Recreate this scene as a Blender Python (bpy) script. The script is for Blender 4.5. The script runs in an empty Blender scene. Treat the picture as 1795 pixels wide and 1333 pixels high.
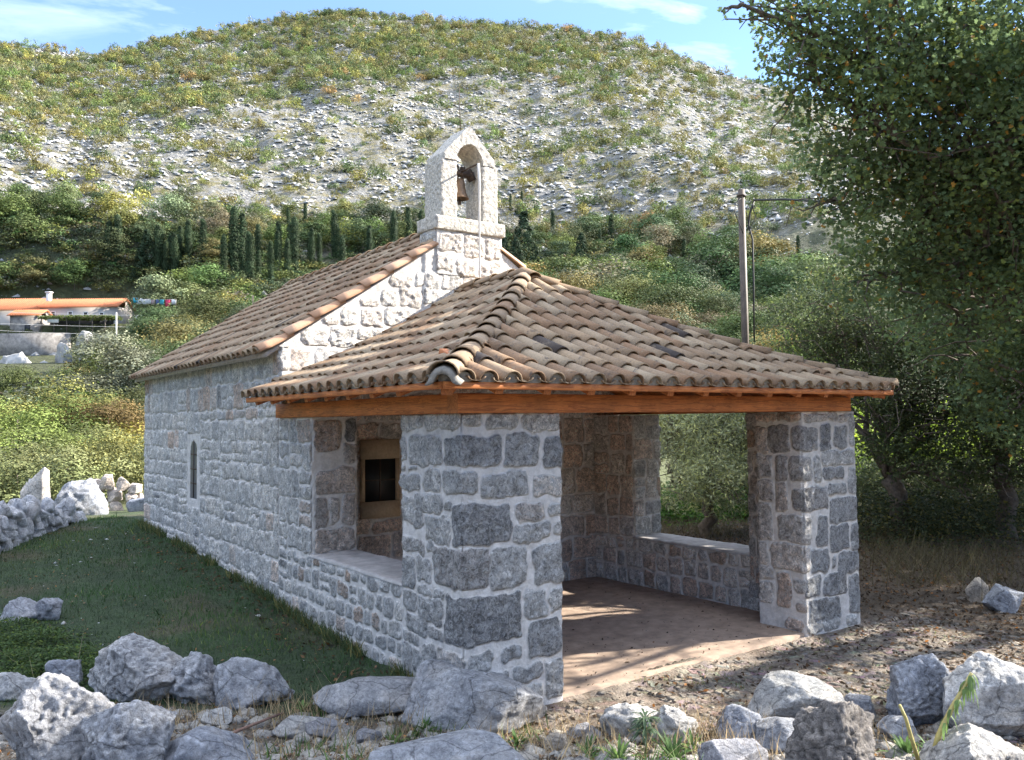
import bpy, math, random
import numpy as np
from mathutils import Matrix, Vector

# ------------------------------------------------------------ camera, sky, sun
S = bpy.context.scene
FPX = 1487.11
yaw, pitch, roll = 0.6242, 0.0476, -0.0119
CAM = np.array([-3.3003, -5.2239, 2.1458])
_fw = np.array([math.sin(yaw)*math.cos(pitch), math.cos(yaw)*math.cos(pitch), math.sin(pitch)])
_r0 = np.array([math.cos(yaw), -math.sin(yaw), 0.0]); _u0 = np.cross(_r0, _fw)
_r = _r0*math.cos(roll) + _u0*math.sin(roll)
_u = -_r0*math.sin(roll) + _u0*math.cos(roll)
cam = bpy.data.cameras.new('camera'); camo = bpy.data.objects.new('camera', cam)
S.collection.objects.link(camo); S.camera = camo
cam.sensor_width = 36.0; cam.lens = FPX/1795*36.0; cam.clip_end = 4000; cam.clip_start = 0.05
M = Matrix.Identity(4)
for i in range(3):
    M[i][0] = _r[i]; M[i][1] = _u[i]; M[i][2] = -_fw[i]; M[i][3] = CAM[i]
camo.matrix_world = M

SUN_AZ, SUN_EL = math.radians(110.0), math.radians(30.8)
SUN = np.array([math.sin(SUN_AZ)*math.cos(SUN_EL), math.cos(SUN_AZ)*math.cos(SUN_EL), math.sin(SUN_EL)])
W = bpy.data.worlds.new("World"); S.world = W; W.use_nodes = True
nt = W.node_tree; bg = nt.nodes['Background']
sky = nt.nodes.new('ShaderNodeTexSky'); sky.sky_type = 'NISHITA'; sky.sun_disc = False
sky.sun_elevation = SUN_EL; sky.sun_rotation = SUN_AZ; sky.air_density = 1.0; sky.dust_density = 0.0; sky.ozone_density = 2.0; sky.altitude = 3000
# thin wisps of high cloud, laid out by direction
tc = nt.nodes.new('ShaderNodeTexCoord'); mp = nt.nodes.new('ShaderNodeMapping')
mp.inputs['Location'].default_value = (0, 0, 2.2); mp.inputs['Rotation'].default_value = (0.0, -0.45, 0.5); mp.inputs['Scale'].default_value = (1.2, 5.0, 9.0)
nz = nt.nodes.new('ShaderNodeTexNoise'); nz.inputs['Scale'].default_value = 1.6; nz.inputs['Detail'].default_value = 9
nz.inputs['Roughness'].default_value = 0.6; nz.inputs['Distortion'].default_value = 0.6
rp = nt.nodes.new('ShaderNodeValToRGB'); rp.color_ramp.elements[0].position = 0.53; rp.color_ramp.elements[1].position = 0.85
rp.color_ramp.elements[1].color = (0.42, 0.42, 0.42, 1)
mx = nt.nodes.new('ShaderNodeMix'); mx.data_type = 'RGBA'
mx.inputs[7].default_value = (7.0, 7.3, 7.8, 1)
nt.links.new(tc.outputs['Generated'], mp.inputs[0]); nt.links.new(mp.outputs[0], nz.inputs['Vector'])
nt.links.new(nz.outputs[0], rp.inputs[0])
# bright cloud veil added overhead, out of view, to lift the fill in shade
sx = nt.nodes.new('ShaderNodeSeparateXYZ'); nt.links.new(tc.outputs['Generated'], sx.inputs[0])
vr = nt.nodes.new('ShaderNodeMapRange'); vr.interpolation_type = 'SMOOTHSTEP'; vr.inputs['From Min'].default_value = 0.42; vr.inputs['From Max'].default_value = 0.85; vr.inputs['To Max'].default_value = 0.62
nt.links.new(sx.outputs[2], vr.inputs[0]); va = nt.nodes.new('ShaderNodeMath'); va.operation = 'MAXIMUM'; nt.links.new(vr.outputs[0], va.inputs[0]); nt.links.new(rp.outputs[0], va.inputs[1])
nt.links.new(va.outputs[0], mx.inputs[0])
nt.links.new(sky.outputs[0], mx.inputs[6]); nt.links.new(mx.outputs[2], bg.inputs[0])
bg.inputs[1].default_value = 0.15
sl = bpy.data.lights.new('sun', 'SUN'); sl.energy = 5.0; sl.angle = math.radians(0.55); sl.color = (1.0, 0.93, 0.82)
so = bpy.data.objects.new('sun', sl); S.collection.objects.link(so)
so.rotation_euler = Vector(SUN).to_track_quat('Z', 'Y').to_euler()
so.location = (20, -8, 20)
S.view_settings.view_transform = 'Standard'; S.view_settings.look = 'None'; S.view_settings.gamma = 1
S.view_settings.exposure = 1.72
S.cycles.use_denoising = True; S.cycles.max_bounces = 6; S.cycles.transparent_max_bounces = 4
S.cycles.diffuse_bounces = 4; S.cycles.use_adaptive_sampling = True; S.cycles.adaptive_threshold = 0.02

# ------------------------------------------------------------ helpers
def ray(px, py):
    return _fw + _r*(px-897.5)/FPX + _u*(666.5-py)/FPX
def project(P):
    d = np.atleast_2d(P) - CAM; z = d@_fw
    return 897.5 + FPX*(d@_r)/z, 666.5 - FPX*(d@_u)/z, z
def hsh(i, j, k, s):
    n = (i*73856093) ^ (j*19349663) ^ (k*83492791) ^ (s*2654435761 % 2147483647)
    n = (n ^ (n >> 13))*1274126177; n = n ^ (n >> 16)
    return (n & 0xffffff)/float(0xffffff)
def vn(P, s=0):
    P = np.asarray(P, float); F = np.floor(P).astype(np.int64); f = P - F; f = f*f*(3-2*f)
    x, y, z = F[:, 0], F[:, 1], F[:, 2]; r = 0
    for a in (0, 1):
        for b in (0, 1):
            for c in (0, 1):
                w = (f[:, 0] if a else 1-f[:, 0])*(f[:, 1] if b else 1-f[:, 1])*(f[:, 2] if c else 1-f[:, 2])
                r = r + w*hsh(x+a, y+b, z+c, s)
    return r*2-1
def fbm(P, o=4, s=0, g=0.5):
    r = 0; a = 1.0; t = 0; P = np.asarray(P, float)
    for k in range(o):
        r = r + a*vn(P*(2.0**k) + 7.3*k, s+k); t += a; a *= g
    return r/t
def ss(a, b, x):
    t = np.clip((np.asarray(x, float)-a)/(b-a), 0, 1); return t*t*(3-2*t)
def p3(u, z, w=0.0):
    u = np.asarray(u, float); return np.stack([u, np.broadcast_to(z, u.shape), np.full(u.shape, float(w))], -1)

C = S.collection
def mesh(name, V, F, mat=None, attrs=None, smooth=False, mats=None, midx=None):
    """F: an (n,k) array, or a list of such arrays"""
    me = bpy.data.meshes.new(name)
    V = np.asarray(V, np.float32); Fs = F if isinstance(F, list) else [F]
    Fs = [np.asarray(f, np.int32) for f in Fs if len(f)]
    tot = sum(f.size for f in Fs); nf = sum(len(f) for f in Fs)
    me.vertices.add(len(V)); me.vertices.foreach_set('co', V.ravel())
    me.loops.add(tot); me.polygons.add(nf)
    me.loops.foreach_set('vertex_index', np.concatenate([f.ravel() for f in Fs]))
    cnt = np.concatenate([np.full(len(f), f.shape[1], np.int32) for f in Fs])
    st = np.zeros(nf, np.int32); st[1:] = np.cumsum(cnt)[:-1]
    me.polygons.foreach_set('loop_start', st)
    try: me.polygons.foreach_set('loop_total', cnt)
    except Exception: pass
    if smooth: me.polygons.foreach_set('use_smooth', np.ones(nf, bool))
    for k, a in (attrs or {}).items():
        a = np.asarray(a, np.float32)
        if a.ndim == 1:
            at = me.attributes.new(k, 'FLOAT', 'POINT'); at.data.foreach_set('value', a)
        else:
            if a.shape[1] == 3: a = np.concatenate([a, np.ones((len(a), 1), np.float32)], 1)
            at = me.attributes.new(k, 'FLOAT_COLOR', 'POINT'); at.data.foreach_set('color', a.ravel())
    for m in (mats or ([mat] if mat else [])): me.materials.append(m)
    if midx is not None: me.polygons.foreach_set('material_index', np.asarray(midx, np.int32))
    me.update(calc_edges=True); me.validate()
    return me
def tag(o, label=None, cat=None, group=None, kind=None):
    if label: o['label'] = label
    if cat: o['category'] = cat
    if group: o['group'] = group
    if kind: o['kind'] = kind
    return o
def link(name, me, parent=None, loc=(0, 0, 0), rz=0.0, scale=None):
    o = bpy.data.objects.new(name, me); C.objects.link(o)
    o.location = loc; o.rotation_euler = (0, 0, rz)
    if scale is not None: o.scale = scale if hasattr(scale, '__len__') else (scale,)*3
    if parent is not None: o.parent = parent
    return o
def empty(name, loc=(0, 0, 0), rz=0.0):
    o = bpy.data.objects.new(name, None); C.objects.link(o); o.location = loc; o.rotation_euler = (0, 0, rz); return o

class MB:
    """collects pieces that become ONE mesh"""
    def __init__(s): s.V = []; s.Q = []; s.T = []; s.n = 0; s.A = []
    def add(s, V, F, a=0.5):
        V = np.asarray(V, float); F = np.asarray(F, int)
        (s.Q if F.shape[1] == 4 else s.T).append(F + s.n); s.V.append(V)
        s.A.append(np.full(len(V), a) if np.ndim(a) == 0 else np.asarray(a, float)); s.n += len(V)
    def box(s, x0, x1, y0, y1, z0, z1, a=0.5, bev=0.0):
        V = [(x, y, z) for z in (z0, z1) for x, y in ((x0, y0), (x1, y0), (x1, y1), (x0, y1))]
        s.add(V, [(0, 3, 2, 1), (4, 5, 6, 7), (0, 1, 5, 4), (1, 2, 6, 5), (2, 3, 7, 6), (3, 0, 4, 7)], a)
    def bar(s, A, B, w, h, a=0.5, up=(0, 0, 1)):
        A = np.array(A, float); B = np.array(B, float); d = B-A; d /= np.linalg.norm(d)
        x = np.cross(d, up); x /= np.linalg.norm(x); z = np.cross(x, d)
        V = [P + x*i*w/2 + z*j*h/2 for P in (A, B) for i, j in ((-1, -1), (1, -1), (1, 1), (-1, 1))]
        s.add(V, [(0, 1, 2, 3), (7, 6, 5, 4), (0, 4, 5, 1), (1, 5, 6, 2), (2, 6, 7, 3), (3, 7, 4, 0)], a)
    def tube(s, P, R, n=8, a=0.5):
        P = np.array(P, float); R = np.broadcast_to(R, (len(P),)).astype(float); m = len(P)
        T = np.gradient(P, axis=0); T /= np.linalg.norm(T, axis=1)[:, None]
        up = np.array([0, 0, 1.0]) if abs(T[0][2]) < 0.9 else np.array([1.0, 0, 0])
        V = []
        x = np.cross(T[0], up); x /= np.linalg.norm(x)
        for i in range(m):
            x = x - T[i]*(x@T[i]); x /= np.linalg.norm(x); y = np.cross(T[i], x)
            for k in range(n):
                t = 2*math.pi*k/n; V.append(P[i] + R[i]*(x*math.cos(t) + y*math.sin(t)))
        F = [(i*n+k, i*n+(k+1) % n, (i+1)*n+(k+1) % n, (i+1)*n+k) for i in range(m-1) for k in range(n)]
        V.append(P[0]); V.append(P[-1]); s.add(V, F, a)
        o = s.n - len(V); c0 = s.n-2; c1 = s.n-1
        s.T.append(np.array([(c0, o+(k+1) % n, o+k) for k in range(n)] + [(c1, o+(m-1)*n+k, o+(m-1)*n+(k+1) % n) for k in range(n)]))
    def lathe(s, c, prof, n=24, a=0.5):
        c = np.array(c, float); V = [c + np.array([r*math.cos(2*math.pi*k/n), r*math.sin(2*math.pi*k/n), z]) for r, z in prof for k in range(n)]
        s.add(V, [(i*n+k, i*n+(k+1) % n, (i+1)*n+(k+1) % n, (i+1)*n+k) for i in range(len(prof)-1) for k in range(n)], a)
    def data(s):
        F = []
        if s.Q: F.append(np.concatenate(s.Q))
        if s.T: F.append(np.concatenate(s.T))
        return np.concatenate(s.V), F, np.concatenate(s.A)
    def build(s, name, mat, parent=None, smooth=False, loc=(0, 0, 0), rz=0, attr='tone'):
        V, F, A = s.data()
        return link(name, mesh(name, V, F, mat, {attr: A}, smooth), parent, loc, rz)

# ------------------------------------------------------------ materials
def newmat(name):
    m = bpy.data.materials.new(name); m.use_nodes = True
    return m, m.node_tree, m.node_tree.nodes['Principled BSDF']
def N(nt, t, **kw):
    n = nt.nodes.new(t)
    for k, v in kw.items():
        if k[0] == '_': setattr(n, k[1:], v)
    for k, v in kw.items():
        if k[0] != '_': n.inputs[k].default_value = v
    return n
def L(nt, a, b): nt.links.new(a, b)
def noise(nt, scale, detail=6, rough=0.6, co=None, dist=0.0):
    n = N(nt, 'ShaderNodeTexNoise', Scale=scale, Detail=detail, Roughness=rough, Distortion=dist)
    if co is not None: L(nt, co, n.inputs['Vector'])
    return n.outputs[0]
def ramp(nt, src, stops):
    r = nt.nodes.new('ShaderNodeValToRGB'); e = r.color_ramp.elements
    while len(e) < len(stops): e.new(0.5)
    for i, (p, c) in enumerate(stops):
        e[i].position = p; e[i].color = (*(c if hasattr(c, '__len__') else (c, c, c)), 1)
    L(nt, src, r.inputs[0]); return r.outputs[0]
def mix(nt, f, a, b, mode='MIX'):
    m = nt.nodes.new('ShaderNodeMix'); m.data_type = 'RGBA'; m.blend_type = mode
    for v, i in ((f, 0), (a, 6), (b, 7)):
        if isinstance(v, (int, float)): m.inputs[i].default_value = v if i == 0 else (v, v, v, 1)
        elif isinstance(v, tuple): m.inputs[i].default_value = (*v, 1)
        else: L(nt, v, m.inputs[i])
    return m.outputs[2]
def math_(nt, op, a, b=0.5, clamp=False):
    m = nt.nodes.new('ShaderNodeMath'); m.operation = op; m.use_clamp = clamp
    for v, i in ((a, 0), (b, 1)):
        if isinstance(v, (int, float)): m.inputs[i].default_value = v
        else: L(nt, v, m.inputs[i])
    return m.outputs[0]
def attr(nt, name, fac=True):
    a = nt.nodes.new('ShaderNodeAttribute'); a.attribute_name = name
    return a.outputs['Fac'] if fac else a.outputs['Color']
def coord(nt, kind='Object'):
    return nt.nodes.new('ShaderNodeTexCoord').outputs[kind]
def bump(nt, b, h, strength, dist):
    n = N(nt, 'ShaderNodeBump', Strength=strength, Distance=dist); L(nt, h, n.inputs['Height']); L(nt, n.outputs[0], b.inputs['Normal'])
def geo_pos(nt):
    return nt.nodes.new('ShaderNodeNewGeometry').outputs['Position']

def masonry_mat():
    m, nt, b = newmat('limestone_masonry'); co = geo_pos(nt)
    tone, hue, mask, clean = attr(nt, 'tone'), attr(nt, 'hue'), attr(nt, 'mask'), attr(nt, 'clean')
    base = ramp(nt, tone, [(0.0, (0.13, 0.132, 0.142)), (0.2, (0.25, 0.252, 0.26)), (0.4, (0.44, 0.438, 0.435)), (0.65, (0.62, 0.605, 0.58)), (1.0, (0.74, 0.695, 0.64))])
    base = mix(nt, hue, base, mix(nt, tone, (0.28, 0.18, 0.11), (0.78, 0.60, 0.49)))
    n1 = noise(nt, 30, 9, 0.72, co, 1.2); n2 = noise(nt, 7, 6, 0.7, co, 0.6); n3 = noise(nt, 19, 7, 0.8, co, 1.4)
    spk = ramp(nt, n1, [(0.36, 0.38), (0.47, 0.98), (0.58, 1.7)])
    base = mix(nt, 0.85, base, spk, 'MULTIPLY')
    base = mix(nt, 0.8, base, ramp(nt, n2, [(0.35, 0.5), (0.65, 1.5)]), 'MULTIPLY')
    lich = math_(nt, 'MULTIPLY', ramp(nt, n3, [(0.53, 0.0), (0.575, 1.0)]), math_(nt, 'SUBTRACT', 0.85, clean, True))
    base = mix(nt, lich, base, (0.60, 0.61, 0.61))
    pits = math_(nt, 'MULTIPLY', ramp(nt, noise(nt, 26, 8, 0.85, co, 2.0), [(0.36, 1.0), (0.44, 0.0)]), math_(nt, 'SUBTRACT', 1.0, clean, True))
    base = mix(nt, math_(nt, 'MULTIPLY', pits, 0.85), base, (0.035, 0.035, 0.04))
    mort = mix(nt, 1.0, mix(nt, clean, (0.69, 0.665, 0.64), (0.72, 0.665, 0.605)), ramp(nt, noise(nt, 9, 6, 0.7, co), [(0.3, 0.72), (0.7, 1.18)]), 'MULTIPLY')
    mort = mix(nt, 0.6, mort, ramp(nt, n1, [(0.3, 0.8), (0.7, 1.15)]), 'MULTIPLY')
    e = math_(nt, 'ADD', mask, math_(nt, 'MULTIPLY', math_(nt, 'SUBTRACT', n3, 0.5), 0.7))
    e = ramp(nt, e, [(0.4, 0.0), (0.6, 1.0)])
    L(nt, mix(nt, e, mort, base), b.inputs['Base Color']); b.inputs['Roughness'].default_value = 0.92
    hgt = math_(nt, 'ADD', math_(nt, 'MULTIPLY', n3, math_(nt, 'ADD', math_(nt, 'MULTIPLY', mask, 0.9), 0.12)), math_(nt, 'MULTIPLY', n1, 0.3))
    bump(nt, b, hgt, 1.0, 0.055)
    return m
def tile_mat():
    m, nt, b = newmat('clay_tiles'); co = geo_pos(nt); t = attr(nt, 'tone'); nw = attr(nt, 'newness')
    base = ramp(nt, t, [(0.0, (0.05, 0.045, 0.05)), (0.12, (0.15, 0.11, 0.08)), (0.3, (0.28, 0.185, 0.12)), (0.5, (0.27, 0.205, 0.145)),
                        (0.7, (0.33, 0.265, 0.20)), (0.85, (0.40, 0.345, 0.27)), (1.0, (0.36, 0.25, 0.16))])
    n = noise(nt, 11, 7, 0.72, co, 0.4); n2 = noise(nt, 55, 5, 0.7, co)
    base = mix(nt, ramp(nt, n, [(0.54, 0.0), (0.68, 0.7)]), base, (0.33, 0.29, 0.24))
    base = mix(nt, ramp(nt, noise(nt, 7, 8, 0.8, co, 1.0), [(0.56, 0.0), (0.64, 0.85)]), base, (0.075, 0.07, 0.075))
    base = mix(nt, 0.7, base, ramp(nt, n2, [(0.3, 0.65), (0.7, 1.3)]), 'MULTIPLY')
    new = mix(nt, t, (0.47, 0.25, 0.14), (0.60, 0.39, 0.26)); new = mix(nt, 0.6, new, ramp(nt, n, [(0.3, 0.75), (0.7, 1.2)]), 'MULTIPLY')
    base = mix(nt, 1.0, base, (0.89, 0.80, 0.69), 'MULTIPLY')
    L(nt, mix(nt, nw, base, new), b.inputs['Base Color']); b.inputs['Roughness'].default_value = 0.88
    bump(nt, b, n2, 0.35, 0.006); return m
def wood_mat(name, c0, c1, scale=(3, 3, 3)):
    m, nt, b = newmat(name); co = coord(nt, 'Object'); t = attr(nt, 'tone')
    mp = N(nt, 'ShaderNodeMapping'); mp.inputs['Scale'].default_value = scale; L(nt, co, mp.inputs[0])
    n = noise(nt, 9, 7, 0.65, mp.outputs[0], 0.8); c = ramp(nt, n, [(0.32, c0), (0.5, c1), (0.56, tuple(v*.75 for v in c0)), (0.7, c1)])
    c = mix(nt, 0.8, c, ramp(nt, noise(nt, 3.2, 5, 0.6, co), [(0.3, 0.62), (0.7, 1.3)]), 'MULTIPLY')
    kn = N(nt, 'ShaderNodeTexVoronoi', Scale=2.6); L(nt, co, kn.inputs[0])
    c = mix(nt, ramp(nt, kn.outputs[0], [(0.05, 0.85), (0.09, 0.0)]), c, (0.07, 0.025, 0.012))
    c = mix(nt, 1.0, c, ramp(nt, t, [(0, 0.4), (1, 1.6)]), 'MULTIPLY')
    L(nt, c, b.inputs['Base Color']); b.inputs['Roughness'].default_value = 0.6; bump(nt, b, n, 0.3, 0.004); return m
def simple(name, col, rough=0.8, nscale=20, var=0.35, metal=0.0, bs=0.3, bd=0.01, detail=6):
    m, nt, b = newmat(name); co = geo_pos(nt); n = noise(nt, nscale, detail, 0.65, co)
    L(nt, mix(nt, 1.0, tuple(col), ramp(nt, n, [(0.3, 1-var), (0.7, 1+var)]), 'MULTIPLY'), b.inputs['Base Color'])
    b.inputs['Roughness'].default_value = rough; b.inputs['Metallic'].default_value = metal
    if bs: bump(nt, b, n, bs, bd)
    return m
def rock_mat():
    m, nt, b = newmat('karst_limestone'); co = coord(nt, 'Object')
    oc = nt.nodes.new('ShaderNodeObjectInfo').outputs['Color']
    n1 = noise(nt, 7, 9, 0.7, co, 0.5); n2 = noise(nt, 42, 8, 0.78, co, 0.6); n3 = noise(nt, 3.3, 5, 0.6, co)
    c = ramp(nt, n1, [(0.3, (0.28, 0.285, 0.30)), (0.5, (0.54, 0.54, 0.545)), (0.68, (0.78, 0.765, 0.74))])
    c = mix(nt, 0.8, c, ramp(nt, n2, [(0.36, 0.4), (0.5, 1.0), (0.66, 1.5)]), 'MULTIPLY')
    c = mix(nt, ramp(nt, noise(nt, 22, 8, 0.85, co, 1.5), [(0.31, 0.9), (0.38, 0.0)]), c, (0.045, 0.045, 0.05))
    c = mix(nt, ramp(nt, n3, [(0.5, 0.0), (0.75, 0.45)]), c, (0.46, 0.37, 0.27))
    vc = N(nt, 'ShaderNodeTexVoronoi', Scale=2.2); vc.feature = 'DISTANCE_TO_EDGE'
    wv = nt.nodes.new('ShaderNodeVectorMath'); wv.operation = 'MULTIPLY_ADD'; wn = N(nt, 'ShaderNodeTexNoise', Scale=2.5, Detail=6.0); L(nt, co, wn.inputs['Vector'])
    L(nt, wn.outputs['Color'], wv.inputs[0]); wv.inputs[1].default_value = (.5, .5, .5); L(nt, co, wv.inputs[2]); L(nt, wv.outputs[0], vc.inputs[0])
    crack = ramp(nt, vc.outputs[0], [(0.0, 0.25), (0.018, 1.0)])
    c = mix(nt, 0.8, c, crack, 'MULTIPLY')
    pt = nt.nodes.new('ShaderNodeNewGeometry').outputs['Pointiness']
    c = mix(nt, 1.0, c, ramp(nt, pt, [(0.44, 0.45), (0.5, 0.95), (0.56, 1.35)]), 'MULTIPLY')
    c = mix(nt, 1.0, c, oc, 'MULTIPLY')
    L(nt, c, b.inputs['Base Color']); b.inputs['Roughness'].default_value = 0.88
    bump(nt, b, math_(nt, 'ADD', n2, math_(nt, 'MULTIPLY', n1, 1.5)), 1.0, 0.05); return m
def leaf_mat(name='leaves', trans=0.42, spec=0.25, mult=1.0):
    m, nt, b = newmat(name); oc = nt.nodes.new('ShaderNodeObjectInfo').outputs['Color']
    lv = attr(nt, 'lv'); hv = attr(nt, 'hv', False)
    c = mix(nt, 1.0, oc, ramp(nt, lv, [(0.0, 0.45), (0.5, 1.0), (1.0, 1.75)]), 'MULTIPLY')
    c = mix(nt, 1.0, c, hv, 'MULTIPLY')
    L(nt, c, b.inputs['Base Color']); b.inputs['Roughness'].default_value = 0.6
    b.inputs['Specular IOR Level'].default_value = spec
    tr = nt.nodes.new('ShaderNodeBsdfTranslucent'); L(nt, c, tr.inputs[0])
    ms = nt.nodes.new('ShaderNodeMixShader'); ms.inputs[0].default_value = trans
    out = nt.nodes['Material Output']; L(nt, b.outputs[0], ms.inputs[1]); L(nt, tr.outputs[0], ms.inputs[2]); L(nt, ms.outputs[0], out.inputs[0])
    return m

M_STONE = masonry_mat(); M_TILE = tile_mat(); M_ROCK = rock_mat(); M_LEAF = leaf_mat(); M_FAR = leaf_mat('far_foliage', 0.16, 0.1)
M_WOOD = wood_mat('stained_pine', (0.36, 0.10, 0.028), (0.54, 0.19, 0.055), (0.35, 5, 5))
M_MORT = simple('lime_mortar', (0.47, 0.44, 0.42), 0.92, 14, 0.25, bd=0.008)
M_ASH = simple('dressed_stone', (0.54, 0.505, 0.45), 0.9, 26, 0.5, bs=1.0, bd=0.03, detail=9)
M_FRAME = simple('sandstone', (0.42, 0.33, 0.23), 0.85, 30, 0.15)
M_BARK = simple('bark', (0.13, 0.105, 0.085), 0.95, 18, 0.5, bs=0.8, bd=0.03)
M_IRON = simple('rusty_iron', (0.06, 0.04, 0.03), 0.7, 40, 0.5)
M_BRONZE = simple('bronze', (0.20, 0.13, 0.08), 0.5, 25, 0.3, metal=0.6)
M_ROPE = simple('rope', (0.62, 0.59, 0.55), 0.9, 120, 0.3)
M_BLACK = simple('black_cable', (0.018, 0.018, 0.02), 0.6, 30, 0.1, bs=0)
M_GLASS = simple('dark_glass', (0.012, 0.016, 0.02), 0.45, 5, 0.2, bs=0)

# ------------------------------------------------------------ terrain
_sil_x = [-300, 0, 100, 150, 210, 300, 400, 450, 600, 700, 800, 1000, 1100, 1200, 1260, 1340, 1400, 1500, 1795, 2200]
_sil_y = [90, 80, 92, 97, 92, 70, 52, 44, 23, 30, 37, 49, 69, 98, 127, 150, 175, 215, 320, 480]
_azt, _tan = [], []
for a, b in zip(_sil_x, _sil_y):
    d = ray(a, b); _azt.append(math.atan2(d[0], d[1])); _tan.append(d[2]/math.hypot(d[0], d[1]))
_azt, _tan = np.array(_azt), np.array(_tan)
_pr = np.array([0, 22, 30, 40, 60, 90, 120, 140, 170, 210]); _pz = np.array([0, 0, .25, .8, 2.3, 7.5, 13.5, 19, 30, 50.0])
FWH = np.array([math.sin(yaw), math.cos(yaw)])
def ground_h(x, y):
    x = np.asarray(x, float); y = np.asarray(y, float); sh = np.broadcast(x, y).shape
    x = np.broadcast_to(x, sh).ravel().astype(float); y = np.broadcast_to(y, sh).ravel().astype(float)
    dx, dy = x-CAM[0], y-CAM[1]; r = np.hypot(dx, dy); az = np.arctan2(dx, dy)
    tn = np.interp(az, _azt, _tan); tn = tn*(1-ss(1.0, 2.6, np.abs(az-0.62)))
    R = 470.0; zt = CAM[2] + R*tn
    far = np.interp(r, _pr, _pz)
    fz = np.where(tn > 0.05, far, far*ss(0.0, 0.05, tn))
    u = np.clip((r-210)/(R-210), 0, 1)
    zz = np.where(r > 210, 50+(zt-50)*(u*0.93+0.07*u*u), fz)
    zz = np.where(r > R, zt-(r-R)*0.25, zz)
    P = np.stack([x, y, np.zeros_like(x)], -1)
    amp = ss(90, 260, r)
    n = (fbm(P/48.0, 4, 3)*9-5*np.abs(fbm(np.stack([az*14, r/130, az*0], -1), 3, 41)))*amp*(1-ss(330, 460, r)*0.75) + fbm(P/9.0, 3, 5)*1.6*amp + fbm(P/3.0, 2, 8)*0.5*amp
    n = n + fbm(P/14.0, 3, 6)*1.0*ss(30, 70, r)*(1-amp)
    nearz = np.zeros_like(x)
    lawn = 0.05+0.05*np.clip(y, -1, 10.5)
    right = 0.008*np.clip(x-5, 0, 20) - 0.02
    t = ss(0.6, 4.4, x); nearz = lawn*(1-t)+right*t
    front = ss(0.25, -0.15, y)*ss(-0.35, 0.3, x); nearz = nearz*(1-front) + (-0.055)*front
    ins = ss(0.15, 0.3, x)*ss(4.82, 4.67, x)*ss(0.1, 0.25, y)*ss(9.75, 9.6, y); nearz = nearz - ins*0.5
    w = dx*FWH[0]+dy*FWH[1]
    bank = 0.30*ss(5.75, 4.5, w)*(r < 40)
    nearz = nearz*(1-ss(12, 30, r)) + bank
    bump_ = fbm(P*1.3, 3, 11)*0.045 + fbm(P*6.0, 2, 12)*0.012
    bump_ = bump_*(1-0.75*ss(0.4, -0.2, y)*ss(-0.4, 0.2, x)*ss(0.5, -0.3, -y-1.2))
    zz = zz + n
    w_ = dx*FWH[0]+dy*FWH[1]; pad = ss(-.26, -.16, az)*ss(.30, .22, az); pz = 18.5
    zz = np.where((w_ < 138) & (w_ > 60), zz*(1-pad)+pad*np.minimum(zz, 2.0+(w_-60)*.155), zz)
    t = pad*ss(133.5, 136, w_)*ss(170, 150, w_); zz = zz*(1-t)+pz*t
    z = nearz + zz + bump_*(1-ss(60, 120, r)) + 0.25*ss(0.2, 1.0, fbm(P/5.0, 2, 14))*ss(9, 16, r)
    return z.reshape(sh)
def gz(x, y): return float(ground_h(np.array([x]), np.array([y]))[0])
def hit(px, py):
    """where a ray from the viewpoint meets the ground"""
    d = ray(px, py); t = np.concatenate([np.arange(2.0, 60, 0.03), np.arange(60, 900, 0.7)])
    P = CAM + d*t[:, None]; g = ground_h(P[:, 0], P[:, 1]); k = np.argmax(P[:, 2] < g)
    return P[k] if P[k, 2] < g[k] else None

rad = [0.6]
while rad[-1] < 60: rad.append(rad[-1]*1.0095)
n_near = len(rad)
while rad[-1] < 150: rad.append(rad[-1]*1.011)
while rad[-1] < 480: rad.append(rad[-1]+1.5)
while rad[-1] < 1500: rad.append(rad[-1]*1.06)
rad = np.array(rad); ca = yaw
az = np.concatenate([np.linspace(ca-1.15, ca+1.15, 560), np.linspace(ca+1.15, ca+2*math.pi-1.15, 60)[1:-1]])
def polar(name, r, mat, kind='structure', colfn=None):
    RR, AA = np.meshgrid(r, az, indexing='ij'); X = CAM[0]+RR*np.sin(AA); Y = CAM[1]+RR*np.cos(AA)
    Z = ground_h(X, Y); na = len(az)
    V = np.stack([X.ravel(), Y.ravel(), Z.ravel()], -1)
    i, j = np.meshgrid(np.arange(len(r)-1), np.arange(na), indexing='ij'); j2 = (j+1) % na
    F = np.stack([i*na+j, (i+1)*na+j, (i+1)*na+j2, i*na+j2], -1).reshape(-1, 4)
    col = colfn(V, RR.ravel(), AA.ravel())
    o = link(name, mesh(name, V, F, mat, {'col': col, 'stony': stony(V)}, True)); o['kind'] = kind; return o
def lerp(a, b, t): return a*(1-t[:, None]) + np.array(b)*t[:, None]
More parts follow.
